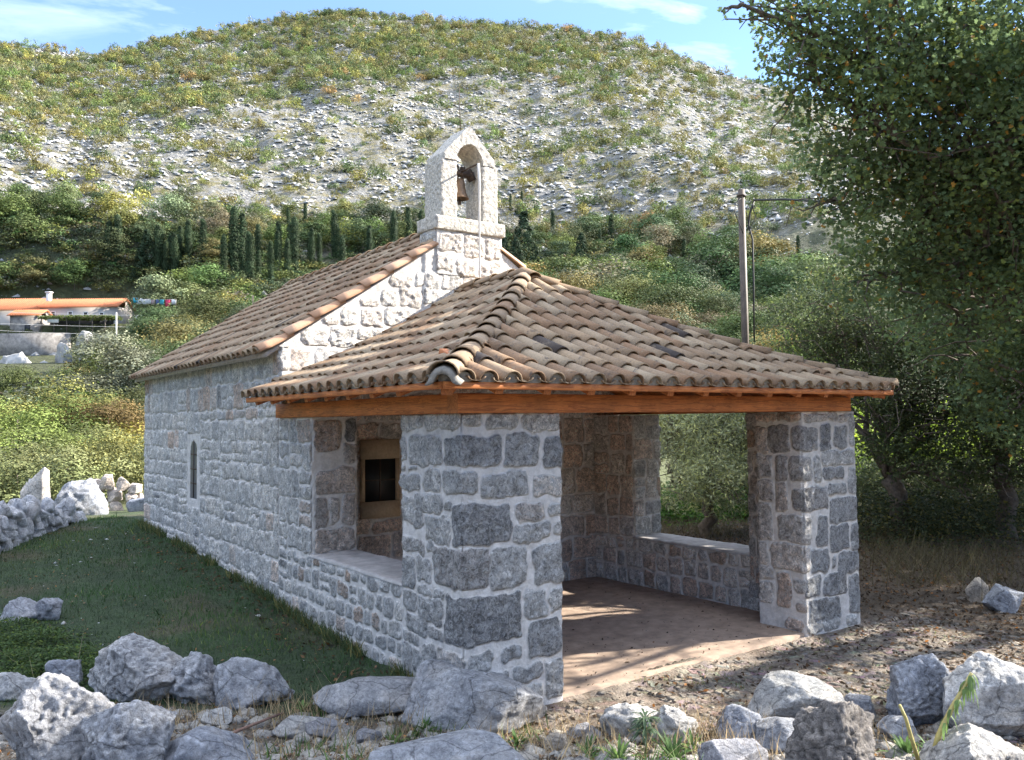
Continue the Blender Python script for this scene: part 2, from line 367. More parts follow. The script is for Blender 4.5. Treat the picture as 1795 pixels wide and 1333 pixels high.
def near_col(V, R, A):
    P = V*[1, 1, 0]; n = fbm(P*0.9, 4, 21); n2 = fbm(P*5, 3, 22); x, y = V[:, 0], V[:, 1]
    c = np.tile(np.array([0.032, 0.056, 0.021]), (len(V), 1))                      # lawn
    c = lerp(c, (0.075, 0.07, 0.04), ss(0.1, 0.5, n))
    rt = ss(4.2, 5.2, x)
    c = lerp(c, (0.085, 0.062, 0.04), rt)                                          # litter under the trees
    front = ss(0.3, 0.0, y+0.05*n2)*ss(-0.4, 0.1, x+0.2*n)
    g = ss(-0.25, 0.2, n2+0.4*n)
    c = lerp(c, (0.15, 0.115, 0.085), front*(1-ss(5.0, 6.2, x-0.3*y)*0.75))
    c = lerp(c, (0.42, 0.36, 0.30), front*g*ss(-3.2, -0.6, -x*0.5-1.2)*0 + front*g*0.35*(1-ss(4.5, 6.0, x-0.2*y)))
    w = (V[:, 0]-CAM[0])*FWH[0]+(V[:, 1]-CAM[1])*FWH[1]
    c = lerp(c, (0.14, 0.115, 0.09), ss(6.3, 5.95, w+.12*n2)*0.95)
    c = lerp(c, (0.10, 0.11, 0.045), ss(16, 24, R))
    c = lerp(c, (0.13, 0.14, 0.05), ss(0, 0.4, n)*ss(20, 30, R))
    return c*(1+0.35*n2[:, None])
def stony(V):
    x, y = V[:, 0], V[:, 1]; n = fbm(V*[1.3, 1.3, 0], 3, 27)
    return ss(0.1, -0.15, y)*ss(-0.6, 0.1, x)*(1-ss(4.8, 6.8, x-0.3*y+n))*ss(-.45, .1, n)
def hill_col(V, R, A):
    P = V.copy(); n = fbm(P/13.0, 4, 31); n2 = fbm(P/3.5, 3, 32)
    c = np.tile(np.array([0.07, 0.08, 0.03]), (len(V), 1))
    c = lerp(c, (0.34, 0.31, 0.25), ss(180, 225, R + 22*n))
    return c
def ground_mat():
    m, nt, b = newmat('soil_and_grass'); co = geo_pos(nt); c = attr(nt, 'col', False)
    n = noise(nt, 38, 7, 0.75, co); n2 = noise(nt, 9, 6, 0.7, co)
    c = mix(nt, 0.9, c, ramp(nt, n, [(0.3, 0.45), (0.5, 1.0), (0.7, 1.7)]), 'MULTIPLY')
    c = mix(nt, 0.7, c, ramp(nt, n2, [(0.3, 0.6), (0.7, 1.4)]), 'MULTIPLY')
    mp = N(nt, 'ShaderNodeMapping'); L(nt, co, mp.inputs[0])
    wob = N(nt, 'ShaderNodeTexNoise', Scale=6.0, Detail=4.0); L(nt, co, wob.inputs['Vector'])
    vm = nt.nodes.new('ShaderNodeVectorMath'); vm.operation = 'MULTIPLY_ADD'; L(nt, wob.outputs['Color'], vm.inputs[0]); vm.inputs[1].default_value = (.16, .16, 0); L(nt, co, vm.inputs[2])
    v = N(nt, 'ShaderNodeTexVoronoi', Scale=8.5); v.feature = 'DISTANCE_TO_EDGE'; L(nt, vm.outputs[0], v.inputs[0])
    v2 = N(nt, 'ShaderNodeTexVoronoi', Scale=8.5); L(nt, vm.outputs[0], v2.inputs[0])
    st = math_(nt, 'MULTIPLY', ramp(nt, v.outputs[0], [(0.03, 0.0), (0.13, 1.0)]), attr(nt, 'stony'))
    st = math_(nt, 'MULTIPLY', st, ramp(nt, n2, [(0.42, 0.0), (0.56, 1.0)]))
    sc_ = mix(nt, 1.0, mix(nt, 0.5, (0.42, 0.36, 0.30), v2.outputs['Color']), ramp(nt, n, [(0.3, 0.6), (0.7, 1.3)]), 'MULTIPLY')
    sc_ = mix(nt, 0.75, sc_, (0.29, 0.245, 0.20))
    c = mix(nt, st, c, sc_)
    L(nt, c, b.inputs['Base Color']); b.inputs['Roughness'].default_value = 0.95
    bump(nt, b, math_(nt, 'ADD', math_(nt, 'ADD', n, n2), math_(nt, 'MULTIPLY', st, 0.8)), 0.8, 0.04); return m
def hill_mat():
    m, nt, b = newmat('karst_slope'); co = geo_pos(nt); c = attr(nt, 'col', False)
    mask = ramp(nt, attr(nt, 'col'), [(0.12, 0.0), (0.25, 1.0)])
    n = noise(nt, 0.55, 9, 0.72, co, 0.8); n2 = noise(nt, 0.09, 6, 0.65, co)
    v = N(nt, 'ShaderNodeTexVoronoi', Scale=0.8); L(nt, co, v.inputs[0])
    rock = ramp(nt, n, [(0.3, (0.11, 0.11, 0.12)), (0.42, (0.17, 0.168, 0.165)), (0.6, (0.275, 0.27, 0.26)), (0.75, (0.33, 0.325, 0.315))])
    veg = ramp(nt, noise(nt, 0.9, 5, 0.7, co), [(0.35, (0.13, 0.125, 0.05)), (0.65, (0.22, 0.185, 0.11))])
    f = math_(nt, 'ADD', math_(nt, 'MULTIPLY', noise(nt, 0.35, 9, 0.8, co, 0.5), 1.0), math_(nt, 'MULTIPLY', n2, 0.5))
    rc = mix(nt, ramp(nt, f, [(0.70, 0.0), (0.82, 1.0)]), rock, veg)
    c = mix(nt, 1.0, c, ramp(nt, n, [(0.3, 0.5), (0.7, 1.4)]), 'MULTIPLY')
    L(nt, mix(nt, mask, c, rc), b.inputs['Base Color']); b.inputs['Roughness'].default_value = 0.95
    bump(nt, b, math_(nt, 'ADD', n, math_(nt, 'MULTIPLY', v.outputs[0], 0.5)), 1.0, 1.4); return m
M_GROUND = ground_mat(); M_HILL = hill_mat()
polar('ground', rad[:n_near], M_GROUND, colfn=near_col)
polar('hillside', rad[n_near-1:], M_HILL, colfn=hill_col)

# ------------------------------------------------------------ masonry
class Stones:
    def __init__(s): s.r = []
    def add(s, u0, u1, z0, z1, tone, hue=0.0, rad=0.035): s.r.append((u0, u1, z0, z1, tone, hue, rad))
    def coursed(s, u0, u1, z0, z1, hr, wr, seed, tr=(0.4, 0.7), hu=0.1, gap=0.028, smallp=0.12):
        R = random.Random(seed); z = z0
        while z < z1-0.02:
            h = R.uniform(*hr); h = z1-z if z+h > z1-hr[0]*0.6 else h
            u = u0
            while u < u1-0.01:
                w = R.uniform(*wr); w = u1-u if u+w > u1-wr[0]*0.6 else w
                t = R.uniform(*tr) + (R.random() < 0.12)*0.2 - (R.random() < 0.12)*0.15
                hue = (R.random() < hu)*R.uniform(0.3, 0.9)
                a, b = z+R.uniform(-.015, .015), z+h+R.uniform(-.015, .015)
                if R.random() < smallp and h > 0.16:
                    m = R.uniform(0.4, 0.6)
                    s.add(u+gap/2, u+w-gap/2, a+gap/2, a+(b-a)*m-gap/2, t, hue); s.add(u+gap/2, u+w-gap/2, a+(b-a)*m+gap/2, b-gap/2, t+R.uniform(-.15, .15), hue)
                else: s.add(u+gap/2, u+w-gap/2, a+gap/2, b-gap/2, t, hue)
                u += w
            z += h
        return s
    def cut(s, u0, u1, z0, z1):
        """drops stones whose middle falls in a window"""
        s.r = [q for q in s.r if not (u0 < (q[0]+q[1])/2 < u1 and z0 < (q[2]+q[3])/2 < z1)]; return s
    def eval(s, u, z, seed=0):
        A = np.array(s.r); o = [np.empty(len(u)) for _ in range(4)]
        for k in range(0, len(u), 15000):
            uu, zz = u[k:k+15000], z[k:k+15000]; P = p3(uu, zz)
            wu = uu+0.02*vn(P*9+3, seed)+0.009*vn(P*27, seed+1); wz = zz+0.02*vn(P*9+31, seed+2)+0.009*vn(P*27+9, seed+3)
            qx = np.abs(wu[:, None]-(A[:, 0]+A[:, 1])/2)-(A[:, 1]-A[:, 0])/2+A[:, 6]
            qz = np.abs(wz[:, None]-(A[:, 2]+A[:, 3])/2)-(A[:, 3]-A[:, 2])/2+A[:, 6]
            d = np.hypot(np.maximum(qx, 0), np.maximum(qz, 0))+np.minimum(np.maximum(qx, qz), 0)-A[:, 6]
            i = d.argmin(1); dm = d[np.arange(len(uu)), i]
            mk = ss(0.006, -0.008, dm)
            rough = fbm(P*22+i[:, None]*3.1, 3, seed+5)
            h = mk*(0.005+0.005*ss(0, 0.04, -dm)+0.019*rough+0.006*fbm(P*60+i[:, None]*1.7, 2, seed+6)) + (1-mk)*0.003*vn(P*30, seed+9)
            o[0][k:k+15000] = h; o[1][k:k+15000] = mk; o[2][k:k+15000] = A[i, 4]; o[3][k:k+15000] = A[i, 5]
        return o
def wall(name, path, z0, z1, stones, res=0.012, u0=0.0, closed=False, top=True, parent=None, clean=0.0, hole=None, seed=0, er=0.022, topfn=None):
    """a vertical masonry surface swept along a plan path, outward to the right of travel"""
    P = [np.array(p, float) for p in path]
    if closed: P = P+[P[0]]
    pts, us, ns, cd = [], [], [], []; u = u0; m = len(P)-1
    dirs = [(P[i+1]-P[i])/np.linalg.norm(P[i+1]-P[i]) for i in range(m)]
    nr = [np.array([d[1], -d[0]]) for d in dirs]
    for i in range(m):
        Ls = np.linalg.norm(P[i+1]-P[i]); n = max(2, int(math.ceil(Ls/res)))
        for k in range(n):
            t = k/n; x = P[i]+(P[i+1]-P[i])*t; nn = nr[i]
            if k == 0 and (i > 0 or closed):
                nn = nr[i]+nr[i-1]; nn = nn/(1+nr[i]@nr[i-1])
            c0 = t*Ls if (i > 0 or closed) else 9; c1 = (1-t)*Ls if (i < m-1 or closed) else 9
            pts.append(x); us.append(u+t*Ls); ns.append(nn); cd.append(min(c0, c1))
        u += Ls
    if not closed: pts.append(P[-1]); us.append(u); ns.append(nr[-1]); cd.append(9)
    pts, us, ns, cd = map(np.array, (pts, us, ns, cd)); nu = len(pts)
    nz = max(2, int((z1-z0)/res))+1; Z = np.linspace(z0, z1, nz)
    U = np.tile(us, nz); ZZ = np.repeat(Z, nu)
    if topfn is not None:
        zt = np.tile(topfn(pts), nz); ZZ = z0+(ZZ-z0)/(z1-z0)*(zt-z0)
    h, mk, tn, hu = stones.eval(U, ZZ, seed)
    cdt = np.tile(cd, nz); er_ = er*np.clip(1-cdt/er, 0, 1)**1.6*(0.7+0.8*vn(np.stack([cdt*0, ZZ*7, U*0.5], -1), seed+4))
    h = h-er_*1.0
    if hole is not None:
        inside, depth = hole(U, ZZ); mk = mk*(1-ss(0.05, 0.0, inside)); h = np.where(inside < 0, -depth, h*ss(0, 0.04, inside))
    XY = np.tile(pts, (nz, 1))+np.tile(ns, (nz, 1))*h[:, None]
    V = np.concatenate([XY, ZZ[:, None]], 1)
    ju = nu if closed else nu-1
    i, j = np.meshgrid(np.arange(nz-1), np.arange(ju), indexing='ij'); j2 = (j+1) % nu
    F = [np.stack([i*nu+j, i*nu+j2, (i+1)*nu+j2, (i+1)*nu+j], -1).reshape(-1, 4)]
    if closed and top:
        F.append(np.array([[(nz-1)*nu+k for k in range(nu)]]))
    at = {'mask': mk, 'tone': tn, 'hue': hu, 'clean': np.full(len(V), clean)}
    return link(name, mesh(name, V, F, M_STONE, at, True), parent)

F_, W_ = 3.65, 4.97
ch = tag(empty('chapel', (2.4, 5, 0)), 'small stone chapel with tiled roof, bell gable and open hipped porch on two stone piers', 'chapel')
K = ch
# parts keep world coordinates: the parent is shifted back
ch.location = (0, 0, 0)

# --- left plane x=0 (u = -y) and the facade
LP = Stones()
LP.coursed(-9.86, -7.25, -0.1, 2.32, (0.2, 0.28), (0.2, 0.5), 3, (0.55, 0.85), 0.08, gap=.022)
LP.coursed(-7.25, -6.62, -0.1, 1.02, (0.17, 0.28), (0.2, 0.36), 4, (0.4, 0.7), 0.05)
LP.coursed(-7.25, -6.62, 2.02, 2.32, (0.3, 0.3), (0.3, 0.36), 5, (0.5, 0.7), 0.05)
LP.coursed(-6.62, -3.65, -0.1, 2.32, (0.2, 0.28), (0.2, 0.5), 6, (0.5, 0.85), 0.08, gap=.022)
LP.coursed(-9.86, -3.65, 2.32, 2.64, (0.32, 0.32), (0.18, 0.42), 7, (0.5, 0.75), 0.2)
LP.coursed(-9.86, -3.65, 2.64, 2.97, (0.33, 0.33), (0.16, 0.34), 8, (0.55, 0.8), 0.25, smallp=0.05)
LPn = Stones(); LPn.r = list(LP.r)
FS = Stones()
FS.coursed(0.0, 4.97, -0.1, 2.62, (0.22, 0.36), (0.22, 0.5), 15, (0.72, 0.95), 0.7, gap=0.035)
# stones read off the photograph on the lit gable: x0,x1,z0,z1,tone,hue
GS = [(0.11, 0.384, 2.708, 2.959, 0.85, 0.6), (0.427, 0.739, 2.742, 2.972, 0.95, 0), (-0.02, 0.11, 2.72, 3.016, 1, 0), (-0.015, 0.178, 2.567, 2.689, 0.95, 0),
 (0.246, 0.569, 2.994, 3.181, 0.95, 0.1), (0.587, 0.906, 3.008, 3.217, 1, 0), (0.924, 1.257, 3.091, 3.227, 0.95, 0.05), (0.722, 0.925, 3.267, 3.426, 1, 0),
 (0.972, 1.258, 3.257, 3.463, 0.9, 0.3), (1.277, 1.675, 3.277, 3.496, 1, 0), (1.22, 1.436, 3.507, 3.689, 1, 0), (1.475, 1.769, 3.518, 3.749, 0.9, 0.25),
 (1.79, 2.213, 3.572, 3.762, 1, 0), (1.679, 1.812, 3.771, 3.94, 0.95, 0), (1.833, 2.043, 3.769, 3.958, 0.95, 0), (2.065, 2.347, 3.772, 4.002, 0.95, 0.05),
 (2.369, 2.547, 3.811, 3.988, 0.95, 0.15), (2.57, 2.845, 3.946, 4.011, 0.9, 0.4), (1.348, 1.648, 3.741, 3.881, 0.9, 0.3), (1.982, 2.24, 4.023, 4.197, 0.9, 0.3),
 (2.261, 2.549, 4.013, 4.19, 0.9, 0.4), (2.584, 2.906, 4.064, 4.244, 0.9, 0.35), (0.963, 1.201, 3.499, 3.582, 0.9, 0.2), (0.507, 0.704, 3.238, 3.327, 0.9, 0.3),
 (0.186, 0.418, 2.628, 2.698, 0.9, 0.1), (0.758, 0.923, 2.842, 2.983, 0.9, 0)]
for q in GS: FS.add(*q, rad=0.05)
for a in [(3.0, 3.45, 3.0, 3.3), (3.5, 3.95, 2.98, 3.3), (4.0, 4.5, 2.98, 3.28), (4.55, 4.9, 2.66, 2.93), (4.1, 4.5, 2.66, 2.93), (3.6, 4.05, 2.66, 2.93),
          (3.0, 3.5, 3.35, 3.65), (3.55, 3.9, 3.35, 3.6), (3.05, 3.35, 3.7, 3.95), (3.1, 3.55, 2.66, 2.95)]: FS.add(*a, 0.85, 0.2, 0.05)
for q in FS.r: LPn.add(q[0]-3.65, q[1]-3.65, *q[2:6], rad=q[6])
LPn.coursed(-3.65+4.97, -3.65+4.97+6.3, -0.1, 2.97, (0.2, 0.3), (0.2, 0.4), 17, (0.4, 0.7), 0.1)
LPn.coursed(-9.86-5.0, -9.86, -0.1, 2.97, (0.2, 0.3), (0.2, 0.4), 18, (0.4, 0.7), 0.1)
def slit(U, Z):
    c, hw, zb, zt = -6.93, 0.155, 1.13, 1.77
    dx = np.abs(U-c)-hw; up = np.hypot(U-c, np.maximum((Z-zt)*1.1, 0))-hw
    d = np.maximum(up, zb-Z); return d, 0.02
wall('nave_wall', [(W_, 9.86), (0, 9.86), (0, F_), (W_, F_)], -0.15, 2.97, LPn, 0.02, -9.86-4.97, True, False, K, 0.15, slit, 1)
def rake(x): return 2.992+0.655*np.minimum(x, 4.97-x)
# gable above the eaves, front and back faces
def gable(name, y, flip, res=0.016):
    nx = int(4.97/res); X = np.linspace(0, 4.97, nx); nz = 110; t = np.linspace(0, 1, nz)
    ZT = np.maximum(rake(X)-0.01, 2.971); XX = np.tile(X, nz); ZZ = np.repeat(t, nx)*np.tile(ZT-2.97, nz)+2.97
    if flip: h, mk, tn, hu = FS.eval(XX, ZZ, 1)
    else: h, mk, tn, hu = FS.eval(4.97-XX, ZZ, 1)
    sgn = -1 if flip else 1
    V = np.stack([XX, y+sgn*h*.95, ZZ], -1); i, j = np.meshgrid(np.arange(nz-1), np.arange(nx-1), indexing='ij')
    F = np.stack([i*nx+j, i*nx+j+1, (i+1)*nx+j+1, (i+1)*nx+j], -1).reshape(-1, 4)
    if not flip: F = F[:, ::-1]
    link(name, mesh(name, V, F, M_STONE, {'mask': mk, 'tone': tn, 'hue': hu, 'clean': np.full(len(V), 0.5)}, True), K)
gable('gable_wall', F_, True); gable('gable_wall', 9.86, False, 0.05)

# --- porch walls and piers
PL = Stones()
PL.r = [(-0.933, -0.665, 2.079, 2.196, 0.67, 0.1, 0.04), (-0.644, -0.539, 2.088, 2.193, 0.48, 0, 0.04), (-0.516, -0.315, 2.088, 2.2, 0.61, 0, 0.04), (-0.303, -0.008, 2.089, 2.196, 0.67, 0.1, 0.04),
 (-0.0, 0.189, 2.108, 2.182, 0.82, 0, 0.03), (0.224, 0.51, 2.088, 2.192, 0.61, 0, 0.04), (0.541, 0.928, 2.065, 2.191, 0.7, 0.1, 0.04), (-0.964, -0.813, 1.836, 2.026, 0.56, 0, 0.04),
 (-0.777, -0.269, 1.805, 2.037, 0.56, 0, 0.04), (-0.237, 0.347, 1.816, 2.031, 0.31, 0, 0.04), (0.387, 0.709, 1.784, 2.039, 0.4, 0, 0.04), (0.752, 0.952, 1.78, 2.016, 0.27, 0, 0.04),
 (-0.937, -0.843, 1.75, 1.788, 0.48, 0, 0.015), (-0.779, -0.638, 1.758, 1.786, 0.44, 0, 0.011), (-0.938, -0.601, 1.601, 1.722, 0.52, 0, 0.04), (-0.545, -0.297, 1.605, 1.767, 0.56, 0, 0.04),
 (-0.265, 0.134, 1.606, 1.771, 0.46, 0, 0.04), (0.174, 0.602, 1.58, 1.754, 0.44, 0, 0.04), (0.64, 0.947, 1.559, 1.714, 0.78, 0.15, 0.04), (-0.931, -0.71, 1.341, 1.555, 0.56, 0, 0.04),
 (-0.692, -0.267, 1.457, 1.577, 0.52, 0, 0.04), (-0.252, -0.138, 1.471, 1.562, 0.48, 0, 0.036), (-0.127, 0.441, 1.24, 1.532, 0.23, 0, 0.04), (0.484, 0.744, 1.384, 1.515, 0.48, 0.3, 0.04),
 (0.783, 0.944, 1.403, 1.494, 0.56, 0, 0.037), (-0.729, -0.553, 1.319, 1.458, 0.52, 0, 0.04), (-0.528, -0.159, 1.243, 1.435, 0.52, 0, 0.04), (0.456, 0.818, 1.23, 1.361, 0.48, 0, 0.04),
 (0.846, 0.946, 1.236, 1.336, 0.73, 0, 0.04), (-0.9, -0.53, 1.119, 1.238, 0.48, 0.1, 0.04), (-0.492, -0.398, 1.146, 1.237, 0.48, 0, 0.037), (-0.401, 0.234, 0.921, 1.219, 0.31, 0.15, 0.04),
 (0.245, 0.57, 0.901, 1.201, 0.44, 0, 0.04), (0.641, 0.939, 0.887, 1.184, 0.4, 0, 0.04), (-0.913, -0.685, 0.835, 1.082, 0.4, 0, 0.04), (-0.649, -0.442, 0.906, 1.099, 0.48, 0, 0.04),
 (-0.651, -0.44, 0.816, 0.875, 0.44, 0, 0.024), (-0.413, -0.259, 0.808, 0.874, 0.44, 0, 0.027), (-0.634, -0.269, 0.617, 0.801, 0.4, 0, 0.04), (-0.244, 0.517, 0.517, 0.865, 0.21, 0, 0.04),
 (0.554, 0.768, 0.645, 0.848, 0.44, 0, 0.04), (0.805, 0.941, 0.662, 0.85, 0.61, 0, 0.04), (-0.846, -0.5, 0.499, 0.641, 0.4, 0, 0.04), (-0.483, -0.254, 0.512, 0.592, 0.44, 0, 0.032),
 (-0.816, -0.646, 0.406, 0.49, 0.4, 0, 0.034), (-1.016, -0.747, 0.14, 0.393, 0.4, 0, 0.04), (-0.738, -0.6, 0.199, 0.378, 0.4, 0, 0.04), (-0.58, -0.374, 0.252, 0.451, 0.4, 0, 0.04),
 (-0.365, 0.016, 0.345, 0.452, 0.52, 0.2, 0.04), (0.032, 0.253, 0.337, 0.466, 0.4, 0, 0.04), (0.32, 0.519, 0.351, 0.461, 0.31, 0, 0.04), (0.573, 0.91, 0.342, 0.621, 0.27, 0, 0.04),
 (0.453, 0.722, 0.174, 0.3, 0.31, 0, 0.04), (0.746, 0.935, 0.013, 0.303, 0.56, 0, 0.04), (0.099, 0.407, 0.147, 0.287, 0.4, 0, 0.04), (0.44, 0.72, 0.037, 0.144, 0.48, 0, 0.04),
 (-0.885, -0.66, 0.665, 0.81, 0.45, 0, 0.035), (-0.9, -0.83, 0.4, 0.48, 0.45, 0, 0.025), (-0.9, -0.65, -0.05, 0.12, 0.4, 0, 0.03), (-0.6, -0.3, -0.02, 0.22, 0.45, 0, 0.04),
 (-0.27, -0.03, 0.0, 0.32, 0.4, 0.1, 0.04), (0.03, 0.3, -0.05, 0.1, 0.4, 0, 0.03)]
PR = Stones()
PR.r = [(-0.562, -0.294, 2.102, 2.184, 0.65, 0.8, 0.033), (-0.292, -0.001, 2.101, 2.18, 0.61, 0.8, 0.032), (0.033, 0.427, 2.098, 2.177, 0.73, 0.2, 0.032), (0.44, 0.626, 2.104, 2.185, 0.48, 0.2, 0.032),
 (0.634, 0.821, 2.092, 2.174, 0.69, 0.2, 0.033), (0.822, 0.926, 1.836, 2.174, 0.56, 0, 0.04), (-0.57, -0.407, 1.773, 2.037, 0.61, 0.5, 0.04), (-0.395, -0.136, 1.778, 2.056, 0.27, 0.2, 0.04),
 (-0.097, 0.255, 1.795, 2.038, 0.35, 0.1, 0.04), (0.296, 0.49, 1.796, 2.065, 0.24, 0, 0.04), (0.548, 0.792, 1.817, 2.037, 0.35, 0, 0.04), (-0.56, -0.381, 1.508, 1.751, 0.48, 0.2, 0.04),
 (-0.335, -0.174, 1.48, 1.747, 0.35, 0.2, 0.04), (-0.157, 0.146, 1.504, 1.741, 0.48, 0.1, 0.04), (0.177, 0.312, 1.481, 1.736, 0.52, 0, 0.04), (0.334, 0.893, 1.648, 1.792, 0.56, 0, 0.04),
 (0.334, 0.713, 1.501, 1.629, 0.29, 0, 0.04), (0.786, 0.923, 1.331, 1.606, 0.4, 0, 0.04), (-0.562, -0.353, 1.284, 1.487, 0.61, 0.3, 0.04), (-0.32, -0.183, 1.193, 1.469, 0.56, 0.4, 0.04),
 (-0.122, 0.41, 1.203, 1.426, 0.31, 0.1, 0.04), (0.423, 0.738, 1.337, 1.451, 0.44, 0, 0.04), (0.445, 0.933, 1.047, 1.299, 0.31, 0, 0.04), (-0.559, -0.379, 0.874, 1.255, 0.56, 0.2, 0.04),
 (-0.296, 0.125, 0.876, 1.151, 0.48, 0.15, 0.04), (0.206, 0.407, 0.843, 1.138, 0.27, 0, 0.04), (0.437, 0.758, 0.76, 1.035, 0.27, 0, 0.04), (0.794, 0.955, 0.747, 1.003, 0.31, 0, 0.04),
 (-0.57, -0.438, 0.616, 0.844, 0.56, 0.2, 0.04), (-0.397, 0.079, 0.602, 0.849, 0.69, 0.3, 0.04), (0.102, 0.4, 0.567, 0.815, 0.27, 0, 0.04), (0.442, 0.518, 0.585, 0.728, 0.4, 0, 0.031),
 (0.561, 0.941, 0.52, 0.731, 0.27, 0, 0.04), (-0.564, -0.377, 0.463, 0.594, 0.65, 0.1, 0.04), (-0.563, -0.383, 0.235, 0.436, 0.69, 0.1, 0.04), (-0.34, -0.167, 0.211, 0.558, 0.56, 0.8, 0.04),
 (-0.143, -0.014, 0.386, 0.526, 0.65, 0.1, 0.04), (-0.006, 0.253, 0.347, 0.534, 0.27, 0, 0.04), (0.296, 0.689, 0.329, 0.536, 0.25, 0, 0.04), (0.727, 0.932, 0.087, 0.492, 0.31, 0, 0.04),
 (-0.12, 0.008, 0.199, 0.295, 0.56, 0.4, 0.038), (0.048, 0.58, 0.081, 0.314, 0.25, 0, 0.04), (-0.243, -0.031, -0.005, 0.136, 0.73, 0.7, 0.04), (0.015, 0.258, -0.021, 0.083, 0.52, 0, 0.04),
 (0.277, 0.564, -0.015, 0.091, 0.52, 0, 0.04), (0.66, 0.881, -0.028, 0.071, 0.56, 0, 0.04)]
PL.coursed(0.94, 3.0, -0.1, 2.2, (0.18, 0.3), (0.18, 0.35), 40, (0.3, 0.6), 0.3)
PR.coursed(0.95, 3.6, -0.1, 2.2, (0.18, 0.3), (0.2, 0.4), 41, (0.4, 0.65), 0.4)
wall('porch_pier', [(0, .91), (0, 0), (.93, 0), (.93, .5), (.5, .5), (.5, .91)], -0.15, 2.2, PL, 0.011, -.91, True, True, K, 0.0, None, 3)
wall('porch_pier', [(4.03, .57), (4.03, 0), (4.97, 0), (4.97, 1.04), (4.47, 1.04), (4.47, .57)], -0.15, 2.2, PR, 0.012, -.57, True, True, K, 0.2, None, 4)
ST = Stones().coursed(-3.65, -2.77, 0.84, 2.2, (0.22, 0.3), (0.2, 0.4), 50, (0.5, 0.7), 0.1)
ST.coursed(-3.65, -0.91, -0.1, 0.83, (0.15, 0.24), (0.13, 0.25), 51, (0.34, 0.62), 0.12, gap=0.032)
for q in [(-2.74, -2.46, 1.86, 2.17, .45, .7), (-2.42, -2.29, 1.95, 2.18, .12, 0), (-2.43, -2.29, 1.72, 1.92, .55, .3), (-2.73, -2.30, 1.44, 1.68, .6, .45),
          (-2.73, -2.6, 1.1, 1.4, .4, .3), (-2.57, -2.48, 1.14, 1.4, .6, .2), (-2.45, -2.3, 1.12, 1.42, .55, .4), (-2.73, -2.3, .86, 1.08, .6, .5)]: ST.add(*q)
SP = Stones(); SP.r = [q for q in ST.r if q[3] < 0.86]
ST.coursed(-2.27, -1.3, -0.1, 2.2, (0.2, 0.3), (0.2, 0.4), 52, (0.4, 0.6), 0.5)
wall('porch_side_wall', [(0, 3.66), (0, 2.77), (.5, 2.77), (.5, 3.66)], -0.15, 2.2, ST, 0.013, -3.66, False, False, K, 0.1, None, 5)
wall('parapet_wall', [(0, 2.79), (0, .89)], -0.15, 0.84, SP, 0.012, -2.79, False, False, K, 0.0, None, 5)
IN = Stones().coursed(0, 6, -0.1, 0.85, (0.17, 0.26), (0.16, 0.3), 60, (0.45, 0.7), 0.5, gap=0.04)
wall('parapet_wall', [(.5, .89), (.5, 2.79)], -0.15, 0.84, IN, 0.02, 0, False, False, K, 0.5, None, 6)
SR = Stones().coursed(-3.65, -2.88, 0.6, 2.2, (0.2, 0.3), (0.2, 0.36), 61, (0.68, 0.92), 0.8, gap=0.03)
SR.coursed(-3.65, -0.5, -0.02, 0.6, (0.18, 0.24), (0.16, 0.28), 62, (0.65, 0.9), 0.5, gap=0.04)
WR = Stones().coursed(-3.66, -2.88, 0.6, 2.2, (0.2, 0.3), (0.2, 0.36), 61, (0.68, 0.92), 0.7, gap=0.03)
WR.coursed(-3.66, -2.88, -0.02, 0.6, (0.18, 0.24), (0.16, 0.28), 62, (0.65, 0.9), 0.5, gap=0.04)
WR.coursed(-2.88, -1.0, -0.02, 2.2, (0.2, 0.3), (0.2, 0.36), 63, (0.5, 0.75), 0.6, gap=0.03)
wall('porch_side_wall', [(4.47, 3.66), (4.47, 2.88), (4.97, 2.88), (4.97, 3.66)], -0.15, 2.2, WR, 0.014, -3.66, False, False, K, 0.5, None, 7)
wall('parapet_wall', [(4.47, 2.9), (4.47, .9)], -0.15, 0.605, SR, 0.013, -2.9, False, False, K, 0.5, None, 8)
wall('parapet_wall', [(4.97, .9), (4.97, 2.9)], -0.15, 0.605, IN, 0.02, 0, False, False, K, 0.2, None, 9)
def slab(name, x0, x1, y0, y1, z, mat, th=0.0, amp=0.006, res=0.02, seed=0, parent=K, edge=0.012):
    nx, ny = int((x1-x0)/res)+2, int((y1-y0)/res)+2
    X, Y = np.meshgrid(np.linspace(x0, x1, nx), np.linspace(y0, y1, ny)); P = np.stack([X.ravel(), Y.ravel(), 0*X.ravel()], -1)
    e = np.minimum(np.minimum(X-x0, x1-X), np.minimum(Y-y0, y1-Y)).ravel()
    Z = z+amp*fbm(P*6, 4, seed)-edge*np.clip(1-e/0.03, 0, 1)**2
    V = np.stack([P[:, 0], P[:, 1], Z], -1); i, j = np.meshgrid(np.arange(ny-1), np.arange(nx-1), indexing='ij')
    F = np.stack([i*nx+j, i*nx+j+1, (i+1)*nx+j+1, (i+1)*nx+j], -1).reshape(-1, 4)
    rim = np.concatenate([np.arange(nx), nx-1+nx*np.arange(1, ny), (ny-1)*nx+np.arange(nx-2, -1, -1), nx*np.arange(ny-2, 0, -1)])
    jit = 0.012*vn(V[rim]*9, seed+1)[:, None]*np.array([1, 1, 0]); V[rim] += jit
    B = V[rim].copy(); B[:, 2] = z-th; n0 = len(V); m = len(rim); k = np.arange(m)
    F2 = np.stack([rim[k], n0+k, n0+(k+1) % m, rim[(k+1) % m]], -1)
    V = np.concatenate([V, B]); F = np.concatenate([F, F2])
    return link(name, mesh(name, V, F, mat, None, True), parent)
M_SILL = simple('sill_concrete', (0.42, 0.40, 0.385), 0.9, 9, 0.3, bs=0.5, bd=0.01, detail=9)
